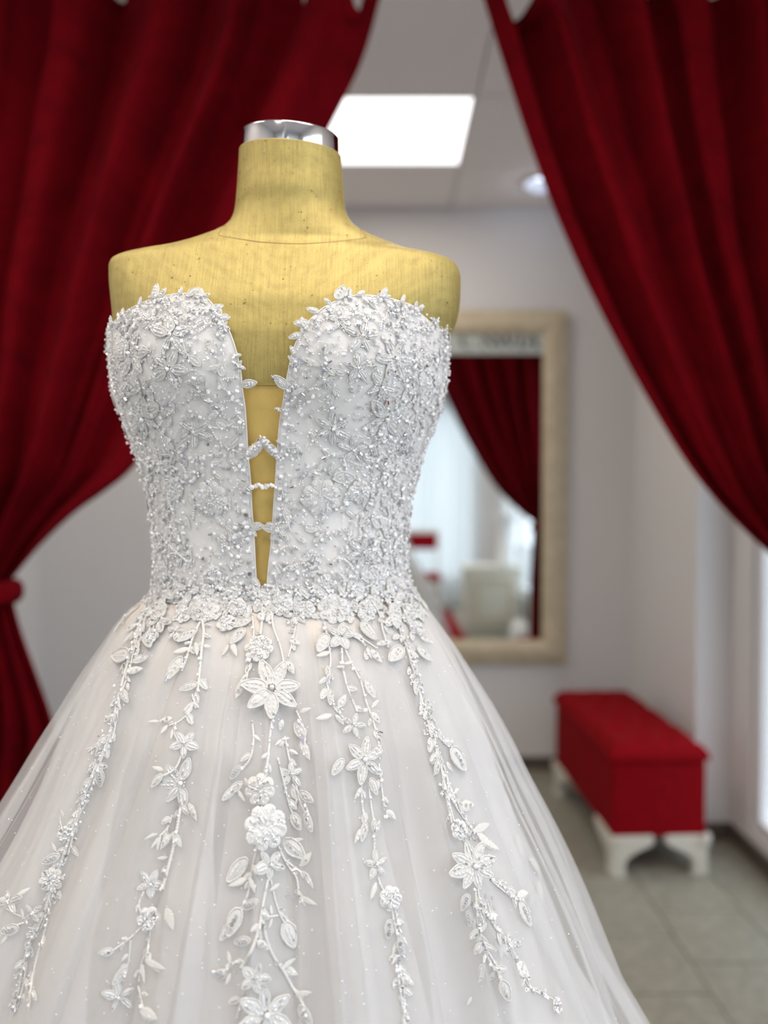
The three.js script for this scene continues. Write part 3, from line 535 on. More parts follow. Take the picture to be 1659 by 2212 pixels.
// stitched leaf: serrated thread edge, ridged satin stitch
function leafGeo(aspect, fringe, curve) {
  const n = 46, pos = [], idx = [], prof = (x) => 0.5 * aspect * Math.pow(Math.sin(Math.PI * Math.pow(clamp(x, 0.001, 0.999), 0.8)), 0.85);
  for (let i = 0; i <= n; i++) { const x = i / n, w = prof(x) * (1 + (i & 1 ? fringe : -fringe) * (0.5 + rnd())), bend = curve * x * x, st = (i & 1 ? 0.02 : 0);
    for (const q of [-1, -0.55, 0, 0.55, 1]) pos.push(x + Math.abs(q) * 0.03 * (rnd() - 0.2), q * w + bend, 0.006 + (1 - q * q) * 0.06 * Math.sin(Math.PI * clamp(x * 0.9 + 0.05)) + st * (1 - Math.abs(q) * 0.6) - (q === 0 ? 0.02 : 0)); }
  for (let i = 0; i < n; i++) for (let k = 0; k < 4; k++) { const a = i * 5 + k; idx.push(a, a + 5, a + 1, a + 1, a + 5, a + 6); }
  const g = new THREE.BufferGeometry(); g.setAttribute('position', new THREE.Float32BufferAttribute(pos, 3)); g.setAttribute('uv', new THREE.Float32BufferAttribute(new Float32Array(pos.length / 3 * 2), 2)); g.setIndex(idx); const f = g.toNonIndexed(); f.computeVertexNormals(); return f;
}
E.leaf = [leafGeo(0.42, 0.13, 0.06), leafGeo(0.34, 0.16, -0.1), leafGeo(0.5, 0.12, 0), leafGeo(0.28, 0.2, 0.16)];
// rosette: a round scalloped blossom of close radial stitches
function rosetteGeo(lobes) {
  const g = grid(180, 12, (u, v) => { const a = u * Math.PI * 2, lobe = 0.78 + 0.22 * Math.pow(Math.abs(Math.sin(a * lobes / 2)), 0.55), edge = v > 0.95 ? 1 + 0.025 * ((u * 180 | 0) & 1 ? 1 : -1) : 1, r = v * lobe * edge;
    return V(Math.cos(a) * r, Math.sin(a) * r, 0.02 + 0.15 * (1 - Math.pow(v, 3)) * (0.45 + 0.55 * v) + 0.012 * Math.sin(a * 60) * v * v + 0.09 * Math.pow(Math.abs(Math.sin(a * lobes / 2)), 0.5) * v * (1 - v * 0.5)); }, null, false);
  return g;
}
E.rosette = [rosetteGeo(8), rosetteGeo(7), rosetteGeo(6)];
E.curl = [0, 1, 2].map((k) => { const pts = []; for (let i = 0; i <= 20; i++) { const t = i / 20, a = t * (3.6 + k * 1.2), r = 0.12 + 0.42 * t; pts.push(V(Math.cos(a) * r - 0.1, Math.sin(a) * r * 0.8, 0.04)); } return cordTube(pts, 0.075, false, 44, 0.6); });
E.navette = (() => { const g = new THREE.LatheGeometry([[0.001, -0.5], [0.11, -0.3], [0.19, 0], [0.11, 0.3], [0.001, 0.5]].map(([a, b]) => new THREE.Vector2(a, b)), 8); g.rotateZ(-Math.PI / 2); g.scale(1, 1, 0.8); const f = g.toNonIndexed(); f.computeVertexNormals(); return f; })();
E.tube = (() => { const g = new THREE.LatheGeometry([[0.5, -0.5], [0.5, 0.5], [0.22, 0.5], [0.22, -0.5], [0.5, -0.5]].map(([a, b]) => new THREE.Vector2(a, b)), 8).toNonIndexed(); g.computeVertexNormals(); g.rotateZ(Math.PI / 2); return g; })();
E.ball = (() => { const g = new THREE.IcosahedronGeometry(0.5, 1); g.computeVertexNormals(); return g; })();
E.ring = new THREE.TorusGeometry(0.38, 0.13, 5, 14);

M.silver = std({ color: lin(0.95, 0.95, 0.96), metalness: 1, roughness: 0.12 });
M.crystal = phy({ color: lin(0.93, 0.93, 0.935), roughness: 0.1, specularIntensity: 1, ior: 1.6 });
M.sequin = phy({ color: lin(0.62, 0.63, 0.67), roughness: 0.16, metalness: 0.35, clearcoat: 1, clearcoatRoughness: 0.05 });
M.stone = phy({ color: lin(0.62, 0.63, 0.74), roughness: 0.05, metalness: 0.35, clearcoat: 1, clearcoatRoughness: 0.02, ior: 1.8 });

const beads = { cube_bead: [], bugle_bead: [], silver_bead: [], round_bead: [], ring_sequin: [] };
const mat4 = (pos, X, N, sx, sy, sz) => { const Y = N.clone().cross(X).normalize(); return new THREE.Matrix4().makeBasis(X.clone().multiplyScalar(sx), Y.multiplyScalar(sy), N.clone().multiplyScalar(sz)).setPosition(pos); };
const dirOf = (s, deg) => { const a = deg * Math.PI / 180; return s.X.clone().multiplyScalar(Math.cos(a)).addScaledVector(s.Y, Math.sin(a)); };
const tint = () => { const k = rnd() < 0.1 ? rr(0.4, 0.7) : rr(0.86, 1.1), b = rr(-0.03, 0.05); return [k, k + b * 0.4, k + b]; };
function bead(type, p, N, X, s, lift = 0.5) {   // s metres across
  if (type === 'cube_bead') { const q = p.clone().addScaledVector(N, s * lift); beads[rnd() < 0.82 ? 'cube_bead' : 'silver_bead'].push([mat4(q, X, N, s * rr(0.85, 1.05), s * 0.95, s * 0.9), tint()]); }
  else if (type === 'bugle_bead') beads[rnd() < 0.22 ? 'silver_bead' : 'bugle_bead'].push([mat4(p.clone().addScaledVector(N, s * 0.25 * lift * 2), X, N, s, s * 0.5, s * 0.5), tint()]);
  else if (type === 'round_bead') beads.round_bead.push([mat4(p.clone().addScaledVector(N, s * lift), X, N, s, s, s), tint()]);
  else beads.ring_sequin.push([mat4(p.clone().addScaledVector(N, s * 0.15), X, N, s, s, s), tint()]);
}
function beadAt(px, py, kind, type, sizePx, deg = rr(0, 180), up = 0) { const s = spot(px, py, kind); if (!s) return; const m = sizePx * s.Z / F; bead(type, s.p.addScaledVector(s.N, up), s.N, dirOf(s, deg), m); }
function piece(parent, name, geo, mat, s, deg, len, lift = 0.0004, sy = 1) {
  const X = dirOf(s, deg), N = s.N, m = mat4(s.p.clone().addScaledVector(N, lift), X, N, len, len * sy, len * 0.66);
  const o = shade(new THREE.Mesh(geo, mat)); o.name = name; if (parent !== gown) m.premultiply(parent.matrix.clone().invert());
  m.decompose(o.position, o.quaternion, o.scale); parent.add(o); return o;
}
function cluster(name, s) { const g = new THREE.Group(); g.name = name; s.m.decompose(g.position, g.quaternion, g.scale); g.updateMatrix(); gown.add(g); return g; }
// the cloth's mean plane under a piece: folds smaller than the piece are bridged, as stiff embroidery does
function plane(px, py, kind, rad) {
  const c = spot(px, py, kind); if (!c) return null; const N = c.N.clone(), view = c.p.clone().sub(V(0, EYE, 0)).normalize().negate(); let z = 0, n = 0;
  for (let k = 0; k < 8; k++) { const s = spot(px + Math.cos(k * 0.785) * rad * 0.7, py + Math.sin(k * 0.785) * rad * 0.7, kind); if (s && s.p.distanceTo(c.p) < 0.06) N.add(s.N); }
  N.normalize(); if (N.dot(view) < 0.5) N.addScaledVector(view, 0.5 - N.dot(view)).normalize();
  const p0 = c.p.clone().addScaledVector(N, 0.001), o = V(0, EYE, 0), on = (x, y) => { const d = ray(x, y); return o.clone().addScaledVector(d, p0.clone().sub(o).dot(N) / d.dot(N)); };
  const Y = on(px, py - 2).sub(on(px, py + 2)); Y.addScaledVector(N, -Y.dot(N)).normalize(); const X = Y.clone().cross(N);
  return { p: p0, X, Y, N, Z: -p0.z, m: new THREE.Matrix4().makeBasis(X, Y, N).setPosition(p0), on };
}
// blossom with separate petals; r in photograph pixels
function flower(kind, px, py, r, n = 5, rot = 0, { sx = 1, v = 0, skip = [], rows = 2, core = 1 } = {}) {
  const flat = kind !== 'gown', c = flat ? plane(px, py, kind, r) : spot(px, py, kind); if (!c) return; const g = cluster('flower', c);
  for (let k = 0; k < n; k++) {
    if (skip.includes(k)) continue;
    const deg = rot + k * 360 / n + rr(-5, 5), a = deg * Math.PI / 180, R = r * rr(0.93, 1.07), qx = px + Math.cos(a) * R * 0.55 * sx, qy = py - Math.sin(a) * R * 0.55;
    const s = flat ? { ...c, p: c.on(qx, qy) } : spot(qx, qy, kind); if (!s || s.p.distanceTo(c.p) > 0.09) continue;
    const b = s.p.clone().sub(c.p), pd = Math.max(1e-4, b.length()); b.addScaledVector(s.N, -b.dot(s.N)).normalize();
    const len = Math.min(pd / 0.55 * 0.9, r * c.Z / F * (flat ? 1.6 : 1.02)), base = s.p.clone().addScaledVector(b, -len * 0.46), gi = (v + (rnd() < 0.3 ? 1 : 0)) % 4;
    const m = mat4(base.addScaledVector(s.N, 0.0006), b, s.N, len, len * rr(0.92, 1.05), len * 0.58).premultiply(g.matrix.clone().invert());
    const o = shade(new THREE.Mesh(E.petal[gi], [M.thread, M.threadFill])); o.name = 'petal'; m.decompose(o.position, o.quaternion, o.scale); g.add(o);
    const side = s.N.clone().cross(b), bs = clamp(len * 0.13, 0.0011, 0.0021);
    for (let q = 0; q < rows; q++) for (let i = 0; i < 4; i++) { if (rnd() < 0.12) continue; const t = 0.26 + i * 0.16 + rr(-0.02, 0.02), off = (q - (rows - 1) / 2) * 0.17 * len * (gi === 3 ? 1.3 : 1) * Math.sin(Math.PI * (t * 0.8 + 0.12)); const p = s.p.clone().addScaledVector(b, (t - 0.46) * len).addScaledVector(side, off).addScaledVector(s.N, len * 0.045 + 0.0004); bead('bugle_bead', p, s.N, b.clone().addScaledVector(side, rr(-0.25, 0.25)).normalize(), bs * 1.15, 0.5); }
  }
  if (core) { const q = r * c.Z / F; bead('round_bead', c.p.clone().addScaledVector(c.N, q * 0.05 + 0.001), c.N, c.X, clamp(q * 0.2, 0.0022, 0.0046), 0.4); for (let k = 0; k < 5; k++) { const d = dirOf(c, k * 72 + rr(0, 40)); bead(rnd() < 0.5 ? 'round_bead' : 'bugle_bead', c.p.clone().addScaledVector(d, q * 0.16).addScaledVector(c.N, 0.0012), c.N, d, 0.0016, 0.4); } }
}
function rosette(kind, px, py, r, v = 0, sx = 1) {
  const s = kind === 'gown' ? spot(px, py, kind) : plane(px, py, kind, r); if (!s) return; const q = r * s.Z / F;
  const o = piece(gown, 'rosette', E.rosette[v % 3], M.thread, s, rr(0, 60), q, 0.0003);
  const n = clamp(Math.round(r * 3.6), 30, 170);
  for (let k = 0; k < n; k++) { const a = rr(0, 360), t = Math.pow(rnd(), 0.6) * 0.78 + 0.08, d = dirOf(s, a); const p = s.p.clone().addScaledVector(d, q * t).addScaledVector(s.N, q * 0.8 * (0.15 * (1 - t * t * t) * (0.45 + 0.55 * t) + 0.03 + 0.07 * t * (1 - 0.5 * t)) + 0.0004); bead(rnd() < 0.8 ? 'bugle_bead' : 'round_bead', p, s.N, d, rr(0.0014, 0.0021), 0.5); }
}
function leaf(kind, px, py, len, deg, v = 0, nb = 3, sy = 1, fill = 'bugle_bead') {   // px, py is the stalk end
  const a = deg * Math.PI / 180, mx = px + Math.cos(a) * len / 2, my = py - Math.sin(a) * len / 2, flat = kind !== 'gown', s = flat ? plane(mx, my, kind, len * 0.4) : spot(mx, my, kind); if (!s) return;
  const tip = flat ? s.on(mx + Math.cos(a) * len / 2, my - Math.sin(a) * len / 2) : null, L = flat ? 2 * tip.distanceTo(s.p) : len * s.Z / F, X = flat ? tip.sub(s.p).normalize() : dirOf(s, deg); if (flat) { s.X = X; s.Y = s.N.clone().cross(X); deg = 0; }
  const st = { ...s, p: s.p.clone().addScaledVector(X, -L / 2) };
  const lined = nb >= 3; if (lined) piece(gown, 'leaf', E.petal[[0, 2, 1, 2][v % 4]], [M.thread, M.threadFill], st, deg, L, 0.0005, sy * 0.95); else piece(gown, 'leaf', E.leaf[v % 4], M.thread, st, deg, L, 0.0005, sy);
  const side = s.N.clone().cross(X);
  for (let i = 0; i < nb; i++) { const t = (i + 0.5) / nb * 0.6 - 0.3; for (const q of fill === 'ring_sequin' ? [0] : [-1, 1]) bead(fill, st.p.clone().addScaledVector(X, (0.5 + t) * L).addScaledVector(side, q * L * 0.055 * sy + rr(-1, 1) * L * 0.02).addScaledVector(s.N, 0.0011 + L * 0.03), s.N, X, fill === 'ring_sequin' ? 0.0032 : 0.0018, 0.4); }
}
function vine(kind, pts, wPx, beadsPer = 0.25, z = 0.0005, lace = 0) {
  wPx *= 0.8; const c = new THREE.CatmullRomCurve3(pts.map(([x, y]) => V(x, y, 0)), false, 'centripetal'), L = c.getLength(), n = Math.max(4, Math.round(L / 7)), P = []; let r = 0.001;
  for (let i = 0; i <= n; i++) { const q = c.getPointAt(i / n), s = spot(q.x, q.y, kind); if (!s) continue; r = wPx * 0.5 * s.Z / F; P.push(s.p.clone().addScaledVector(s.N, z)); if (rnd() < beadsPer) bead(['cube_bead', 'ring_sequin', 'bugle_bead', 'round_bead'][rnd() * 4 | 0], s.p.clone().addScaledVector(s.N, r * 1.2).addScaledVector(s.X, r * rr(-1, 1)), s.N, dirOf(s, rr(60, 120)), rr(0.0018, 0.003), 0.4); }
  if (P.length < 3) return;
  for (let i = 1; lace && i < n; i++) if (rnd() < lace) { const q = c.getPointAt(i / n), d = c.getTangentAt(i / n), a = Math.atan2(-d.y, d.x) * 57.3 + (rnd() < 0.5 ? 1 : -1) * rr(15, 60); laceBit(kind, q.x + rr(-4, 4), q.y + rr(-3, 3), rr(14, 27), a, i); }
  const g = new THREE.TubeGeometry(new THREE.CatmullRomCurve3(P), Math.round(L / 2.2), r, 6), p = g.attributes.position, cc = new THREE.CatmullRomCurve3(P), m = Math.round(L / 2.2);
  for (let i = 0; i <= m; i++) { const o = cc.getPointAt(i / m), k = 0.82 + 0.3 * Math.abs(Math.sin(i * 1.05)) + 0.15 * (rnd() - 0.5); for (let j = 0; j <= 6; j++) { const q = i * 7 + j; p.setXYZ(q, o.x + (p.getX(q) - o.x) * k, o.y + (p.getY(q) - o.y) * k, o.z + (p.getZ(q) - o.z) * k); } }
  g.computeVertexNormals(); part(gown, 'vine', g, M.thread);
}
function stone(kind, px, py, len, deg) { const s = spot(px, py, kind); if (!s) return; const L = len * s.Z / F; piece(gown, 'crystal_stone', E.navette, M.stone, s, deg, L, L * 0.12 + 0.0006); }
E.bit = (() => { const out = []; for (let i = 0; i < 22; i++) { const t = i / 22 * 2, x = t < 1 ? t : 2 - t; out.push(V(x, (t < 1 ? 1 : -1) * 0.23 * Math.pow(Math.sin(Math.PI * Math.pow(x * 0.97 + 0.015, 0.85)), 0.75), 0.03)); } const c = cordTube(out, 0.05, true, 34, 0.6), f = grid(8, 4, (u, v) => { const x = 0.03 + u * 0.94, q = (v - 0.5) * 2; return V(x, q * 0.22 * Math.pow(Math.sin(Math.PI * Math.pow(x, 0.85)), 0.75), 0.01 + 0.05 * (1 - q * q)); }); return mergeGeometries([c, f].map((g) => g.toNonIndexed())); })();
const bits = [];
function laceBit(kind, px, py, len, deg, v) { const a = deg / 57.3, s = spot(px + Math.cos(a) * len / 2, py - Math.sin(a) * len / 2, kind); if (!s) return; const L = len * s.Z / F, X = dirOf(s, deg), g = v % 5 === 4 ? E.leaf[v % 4] : E.bit;
  bits.push(g.clone().applyMatrix4(mat4(s.p.clone().addScaledVector(X, -L / 2).addScaledVector(s.N, 0.0003), X, s.N, L, L * rr(0.9, 1.2), L * 0.6)));
  for (let i = 0; i < 3; i++) bead('bugle_bead', s.p.clone().addScaledVector(X, (i - 1) * L * 0.22).addScaledVector(s.N, 0.0008 + L * 0.03), s.N, X, 0.0017, 0.4); }
const curls = [];
function curl(kind, px, py, r, v = 0) { const s = spot(px, py, kind); if (!s) return; const q = r * s.Z / F; curls.push(E.curl[v % 3].clone().applyMatrix4(mat4(s.p.clone().addScaledVector(s.N, 0.0002), dirOf(s, rr(0, 360)), s.N, q, q, q))); }

// ---------------------------------------------------------------- embroidery on the bodice
const G = 'gown', S1 = 'skirt';
for (const f of [[370, 725, 46, 5, 20], [365, 797, 42, 5, 70], [284, 764, 46, 6, 10, { sx: 0.8 }], [306, 842, 28, 5, 50], [312, 905, 46, 6, 30, { sx: 0.8 }], [420, 932, 38, 6, 30], [377, 978, 32, 5, 40], [345, 1002, 28, 5, 10], [538, 1139, 26, 5, 18], [386, 1193, 30, 5, 60],
  [565, 1288, 33, 6, 0], [782, 727, 38, 5, 10], [773, 795, 33, 5, 90], [853, 776, 46, 6, 0, { sx: 0.85 }], [824, 836, 31, 5, 54], [719, 926, 38, 6, 30], [833, 905, 50, 6, 15, { sx: 0.8 }], [763, 972, 32, 5, 90], [812, 996, 31, 5, 30, { sx: 0.85 }], [601, 1141, 27, 5, 160], [784, 1193, 36, 6, 20], [840, 1193, 28, 5, 0, { sx: 0.7 }],
  [430, 845, 22, 5, 30], [262, 700, 26, 5, 40, { sx: 0.6 }], [330, 690, 26, 5, 0], [735, 690, 26, 5, 20], [870, 690, 26, 5, 0, { sx: 0.7 }], [905, 830, 30, 5, 0, { sx: 0.6 }], [270, 850, 24, 5, 0, { sx: 0.6 }], [885, 960, 26, 5, 40, { sx: 0.5 }], [700, 820, 24, 5, 0]]) flower(G, ...f);
for (const r of [[456, 1076, 40, 0], [374, 1057, 28, 1], [694, 1074, 42, 0], [776, 1062, 26, 1], [817, 1243, 26, 2], [460, 1240, 22, 2], [350, 1235, 26, 1], [672, 1208, 22, 1], [700, 1265, 26, 2]]) rosette(G, ...r);
for (const l of [[383, 1034, 46, 8, 2, 4], [720, 1030, 48, -4, 2, 4], [488, 968, 42, 42, 2, 3], [497, 995, 30, 70, 0, 2], [652, 990, 36, 110, 0, 2], [392, 1110, 40, -60, 0, 2], [350, 1080, 34, -70, 1, 2], [806, 1085, 40, -120, 0, 3], [470, 1150, 36, -40, 1, 2], [700, 1150, 36, -130, 1, 2],
  [340, 930, 60, -62, 1, 4], [862, 905, 46, -75, 1, 3], [450, 905, 36, 35, 0, 2], [445, 800, 40, 20, 1, 2], [690, 790, 44, 160, 1, 2], [660, 840, 36, 200, 0, 2], [835, 1120, 40, -100, 0, 2], [345, 1150, 34, -80, 0, 2], [430, 1290, 36, 200, 0, 2], [660, 1245, 40, 20, 1, 2], [500, 1225, 30, 30, 0, 2], [640, 1160, 30, -30, 0, 2]]) leaf(G, ...l);
for (const [x, y, r, v] of [[519, 1062, 17, 0], [617, 1064, 17, 1], [470, 870, 16, 0], [655, 860, 16, 1], [395, 690, 18, 2], [420, 700, 14, 0], [780, 690, 17, 1], [330, 790, 15, 2], [500, 850, 12, 1], [630, 880, 12, 2], [720, 750, 14, 0], [450, 740, 14, 1]]) curl(G, x, y, r, v);
// straps across the plunge: a beaded chevron, a string of beads and a pair of leaves
{ const string = (pts, n, w, up, sz) => { const c = new THREE.CatmullRomCurve3(pts.map(([x, y]) => V(x, y, 0)), false, 'centripetal'); for (let i = 0; i <= n; i++) { const q = c.getPointAt(i / n); beadAt(q.x + rr(-1, 1) * w, q.y + rr(-1, 1) * w, G, ['cube_bead', 'round_bead', 'bugle_bead'][rnd() * 3 | 0], rr(sz * 0.75, sz * 1.15), rr(0, 180), up); } };
  leaf(G, 531, 993, 62, 52, 1, 0, 1.15); leaf(G, 607, 993, 62, 127, 3, 0, 1.2); leaf(G, 540, 986, 52, 50, 0, 0, 0.9); leaf(G, 598, 986, 52, 128, 0, 0, 0.9);
  string([[534, 989], [547, 972], [568, 947]], 46, 5.5, 0.0028, 6); string([[604, 989], [592, 972], [569, 947]], 46, 5.5, 0.0028, 6);
  vine(G, [[536, 1058], [550, 1051], [562, 1048], [571, 1053], [584, 1047], [598, 1054]], 6, 0, 0.0006); string([[538, 1056], [550, 1050], [562, 1047], [571, 1052], [584, 1046], [597, 1053]], 16, 1, 0.0016, 9);
  leaf(G, 544, 1139, 27, 8, 2, 3, 1.1); leaf(G, 596, 1143, 30, 172, 2, 3, 1.1); }
// lace tips that stand up over the neckline
for (const [x, y, L, d, v] of [[333, 648, 38, 78, 0], [345, 644, 26, 55, 1], [402, 640, 34, 30, 0], [425, 642, 28, 8, 3], [386, 640, 22, 70, 1], [452, 668, 32, 12, 0], [470, 690, 28, 8, 2], [474, 700, 26, -30, 1], [500, 770, 22, 10, 0], [512, 790, 20, -20, 1], [522, 832, 34, 12, 2], [300, 664, 24, 75, 1], [268, 686, 22, 95, 1], [244, 706, 26, 105, 2],
  [726, 650, 40, 62, 2], [752, 648, 28, 84, 2], [770, 642, 24, 40, 1], [822, 644, 28, 58, 0], [866, 658, 24, 70, 1], [900, 672, 24, 40, 1], [690, 676, 30, 160, 0], [668, 700, 34, 176, 2], [652, 722, 30, 196, 0], [640, 770, 26, 120, 1], [622, 838, 40, 140, 2], [612, 836, 22, 118, 3], [612, 886, 20, 170, 1], [938, 700, 22, 60, 1], [716, 662, 24, 130, 1], [612, 960, 18, 150, 1]]) leaf(G, x, y, L, d, v, 3, 1, rnd() < 0.4 ? 'round_bead' : 'bugle_bead');
for (const f of [[436, 642, 20, 5, 20], [474, 684, 18, 5, 10], [482, 706, 15, 5, 50], [338, 642, 18, 5, 30], [272, 684, 17, 5, 0], [656, 704, 18, 5, 30], [640, 782, 20, 5, 0], [748, 640, 18, 5, 45], [828, 642, 16, 5, 10], [515, 792, 15, 5, 60], [896, 668, 16, 5, 0], [938, 700, 16, 5, 30], [632, 835, 15, 5, 0]]) flower(G, ...f);
for (const q of [[460, 688, 14, 30], [640, 788, 18, 60], [655, 778, 22, 150], [700, 797, 22, -35], [358, 872, 26, 55], [505, 900, 18, 40], [745, 1028, 14, -20], [657, 1020, 20, 100], [662, 1005, 16, 110], [590, 815, 12, -50]]) stone(G, ...q);
// rows of square beads along the plunge and scattered over the satin
for (const side of ['left', 'right']) for (let y = 845; y < 1255; y += 24 + rr(-4, 4)) { const e = NECK[side]; let i = 0; while (i < e.length - 1 && e[i + 1][1] > y) i++; const t = (y - e[i][1]) / (e[i + 1][1] - e[i][1]), x = lerp(e[i][0], e[i + 1][0], t); beadAt(x + (side === 'left' ? -12 : 12), y, G, 'cube_bead', 8.5, rr(-20, 20)); }
const inBodice = (x, y) => { if (y < 636 || y > 1300) return false; const L = SILL(y), R = SILR(y); if (x < L + 3 || x > R - 3) return false;
  const side = x < 568 ? 'left' : 'right', e = NECK[side]; if ((side === 'left' && x < 247 && y < 696) || (side === 'right' && x > 957 && y < 714)) return false; let xi = side === 'left' ? 600 : 540, top = -1; for (let i = 0; i < e.length - 1; i++) { const [x0, y0] = e[i], [x1, y1] = e[i + 1]; if ((x >= Math.min(x0, x1)) && (x <= Math.max(x0, x1)) && i > 3) top = Math.max(top, lerp(y0, y1, (x - x0) / (x1 - x0))); if (y <= y0 && y >= y1) xi = lerp(x0, x1, (y - y0) / (y1 - y0)); }
  if (top > 0 && y < top + 3) return false; if (y > 1264) return true; return side === 'left' ? x < xi - 3 : x > xi + 3; };
const SILL = (y) => lerpRow([[640, 240], [690, 234], [760, 236], [830, 242], [900, 263], [950, 280], [1000, 298], [1050, 313], [1100, 323], [1150, 330], [1240, 332], [1270, 329], [1300, 308]], y), SILR = (y) => lerpRow([[640, 960], [690, 968], [760, 966], [830, 961], [900, 944], [950, 924], [1000, 907], [1050, 894], [1100, 883], [1150, 879], [1240, 880], [1270, 888], [1300, 905]], y);
function lerpRow(r, y) { let i = 0; while (i < r.length - 2 && r[i + 1][0] < y) i++; return lerp(r[i][1], r[i + 1][1], clamp((y - r[i][0]) / (r[i + 1][0] - r[i][0]))); }
{ // strings and clusters of beads; thick along the sides, the top of the cups and the waist
  const dens = (x, y) => { const L = SILL(y), R = SILR(y), e = Math.max(1 - (x - L) / 75, 1 - (R - x) / 130, 0); const top = clamp((735 - y) / 60); return clamp(0.24 + 0.6 * clamp(e * 1.5) + 0.5 * top + 0.45 * clamp((y - 1205) / 50) + 0.28 * noise(x / 42, y / 42, 3)); };
  let n = 0; for (let k = 0; k < 26000 && n < 5000; k++) { const x = rr(232, 968), y = rr(634, 1300); if (rnd() > dens(x, y) || !inBodice(x, y)) continue; const t = rnd(); beadAt(x, y, G, t < 0.16 ? 'cube_bead' : t < 0.3 ? 'ring_sequin' : t < 0.68 ? 'bugle_bead' : 'round_bead', t < 0.16 ? rr(4.5, 8) : t < 0.3 ? rr(5, 7) : rr(3.2, 5.5)); n++; }
  for (let k = 0; k < 150; k++) { const x = rr(250, 950), y = rr(690, 1240); if (inBodice(x, y)) beadAt(x, y, G, 'cube_bead', rr(7, 9)); }
  for (let k = 0; k < 330; k++) { let x = rr(240, 960), y = rr(650, 1290), a = rr(0, 6.28), w = rr(-0.2, 0.2); if (rnd() > dens(x, y) + 0.25) continue; const m = 5 + (rnd() * 8 | 0), ty = rnd() < 0.6 ? 'bugle_bead' : 'round_bead', sz = rr(4, 6); for (let i = 0; i < m; i++) { if (inBodice(x, y)) beadAt(x, y, G, ty, sz, -a * 57.3 + (rnd() < 0.3 ? 90 : 0)); x += Math.cos(a) * 5.5; y += Math.sin(a) * 5.5; a += w; } }
  for (let k = 0; k < 360; k++) { const x = rr(238, 964), y = rr(646, 1298); if (rnd() < dens(x, y) + 0.12 && inBodice(x, y)) curl(G, x, y, rr(7, 14), k); }
  // small stitched leaves and petals that fill the lace between the blossoms
  for (let k = 0; k < 620; k++) { const x = rr(236, 966), y = rr(646, 1300); if (rnd() > dens(x, y) + 0.18 || !inBodice(x, y)) continue; const a = rr(0, 360), L = rr(18, 32); if (inBodice(x + L * Math.cos(a / 57.3), y - L * Math.sin(a / 57.3))) laceBit(G, x, y, L, a, k); }
  for (let y = 700; y < 1296; y += 3.2) for (const [e, d] of [[SILL(y), 1], [SILR(y), -1]]) beadAt(e + d * rr(1.5, 7), y, G, ['round_bead', 'bugle_bead', 'cube_bead'][rnd() * 3 | 0], rr(4, 7.5));
}

// the lace goes on round the sides of the bodice, past the outline seen from the front
{ const sideSpot = (th, y) => { const p = ringPoint(SG, th, y, 0.0012, 0.02), a = ringPoint(SG, th + 0.01, y, 0.0012, 0.02), b = ringPoint(SG, th, y + 0.002, 0.0012, 0.02); let X = p.clone().sub(a).normalize(), Y = b.sub(p).normalize(); const N = X.clone().cross(Y).normalize(); Y = N.clone().cross(X); return { p, X, Y, N, Z: 0.8 }; };
  const yLo = at(600, 1300, 0.8).y, yHi = at(600, 716, 0.86).y;
  for (let k = 0; k < 1500; k++) { const sd = rnd() < 0.5, th = sd ? rr(-0.75, 0.2) : Math.PI + rr(-0.2, 0.75), y = lerp(yLo, yHi, Math.pow(rnd(), 1.1)); const s = sideSpot(th, y), t = rnd();
    if (t < 0.13) { const L = rr(0.01, 0.016), X = dirOf(s, rr(0, 360)); bits.push(E.bit.clone().applyMatrix4(mat4(s.p.clone().addScaledVector(X, -L / 2), X, s.N, L, L, L * 0.6))); }
    else bead(t < 0.3 ? 'cube_bead' : t < 0.45 ? 'ring_sequin' : t < 0.75 ? 'bugle_bead' : 'round_bead', s.p, s.N, dirOf(s, rr(0, 180)), rr(0.002, 0.0034)); } }

// ---------------------------------------------------------------- embroidery trailing down the skirt
// [px, py, r, petals, turn, options]
for (const f of [[587, 1488, 64, 7, 12, { v: 0 }], [628, 1672, 30, 5, 90], [582, 1868, 33, 5, 55, { v: 3 }], [550, 2112, 34, 5, 70, { v: 3 }], [572, 2190, 62, 6, 92], [398, 1606, 31, 5, 50, { v: 3 }], [392, 1692, 52, 7, 75, { skip: [5, 6] }], [325, 1909, 31, 5, 60, { v: 3 }], [256, 2152, 36, 5, 100, { v: 1 }],
  [737, 1374, 29, 5, 80, { v: 3 }], [763, 1566, 28, 5, 70], [786, 1642, 52, 6, 80, { sx: 0.8 }], [812, 1868, 32, 5, 100, { sx: 0.8 }], [1022, 1872, 54, 8, 20, { sx: 0.9 }], [1097, 2044, 30, 5, 90, { v: 3 }], [70, 1972, 24, 4, 40], [22, 1948, 26, 4, 20], [380, 1366, 20, 5, 0], [640, 1330, 26, 5, 30], [850, 1335, 24, 5, 0, { sx: 0.8 }], [345, 1340, 24, 5, 60]]) flower(S1, ...f);
for (const r of [[560, 1402, 32, 0], [563, 1705, 34, 1], [573, 1786, 48, 0], [445, 1318, 34, 0], [490, 1348, 22, 2], [610, 1310, 24, 1], [720, 1316, 36, 0], [790, 1322, 24, 1], [322, 1984, 26, 2], [843, 1940, 26, 1], [990, 1792, 22, 2], [885, 1322, 22, 1], [900, 1358, 18, 2], [512, 1312, 22, 2], [400, 1330, 22, 1], [660, 1318, 22, 2], [330, 1375, 18, 1], [1200, 2172, 17, 2], [140, 1800, 16, 1], [112, 1900, 26, 0]]) rosette(S1, ...r);
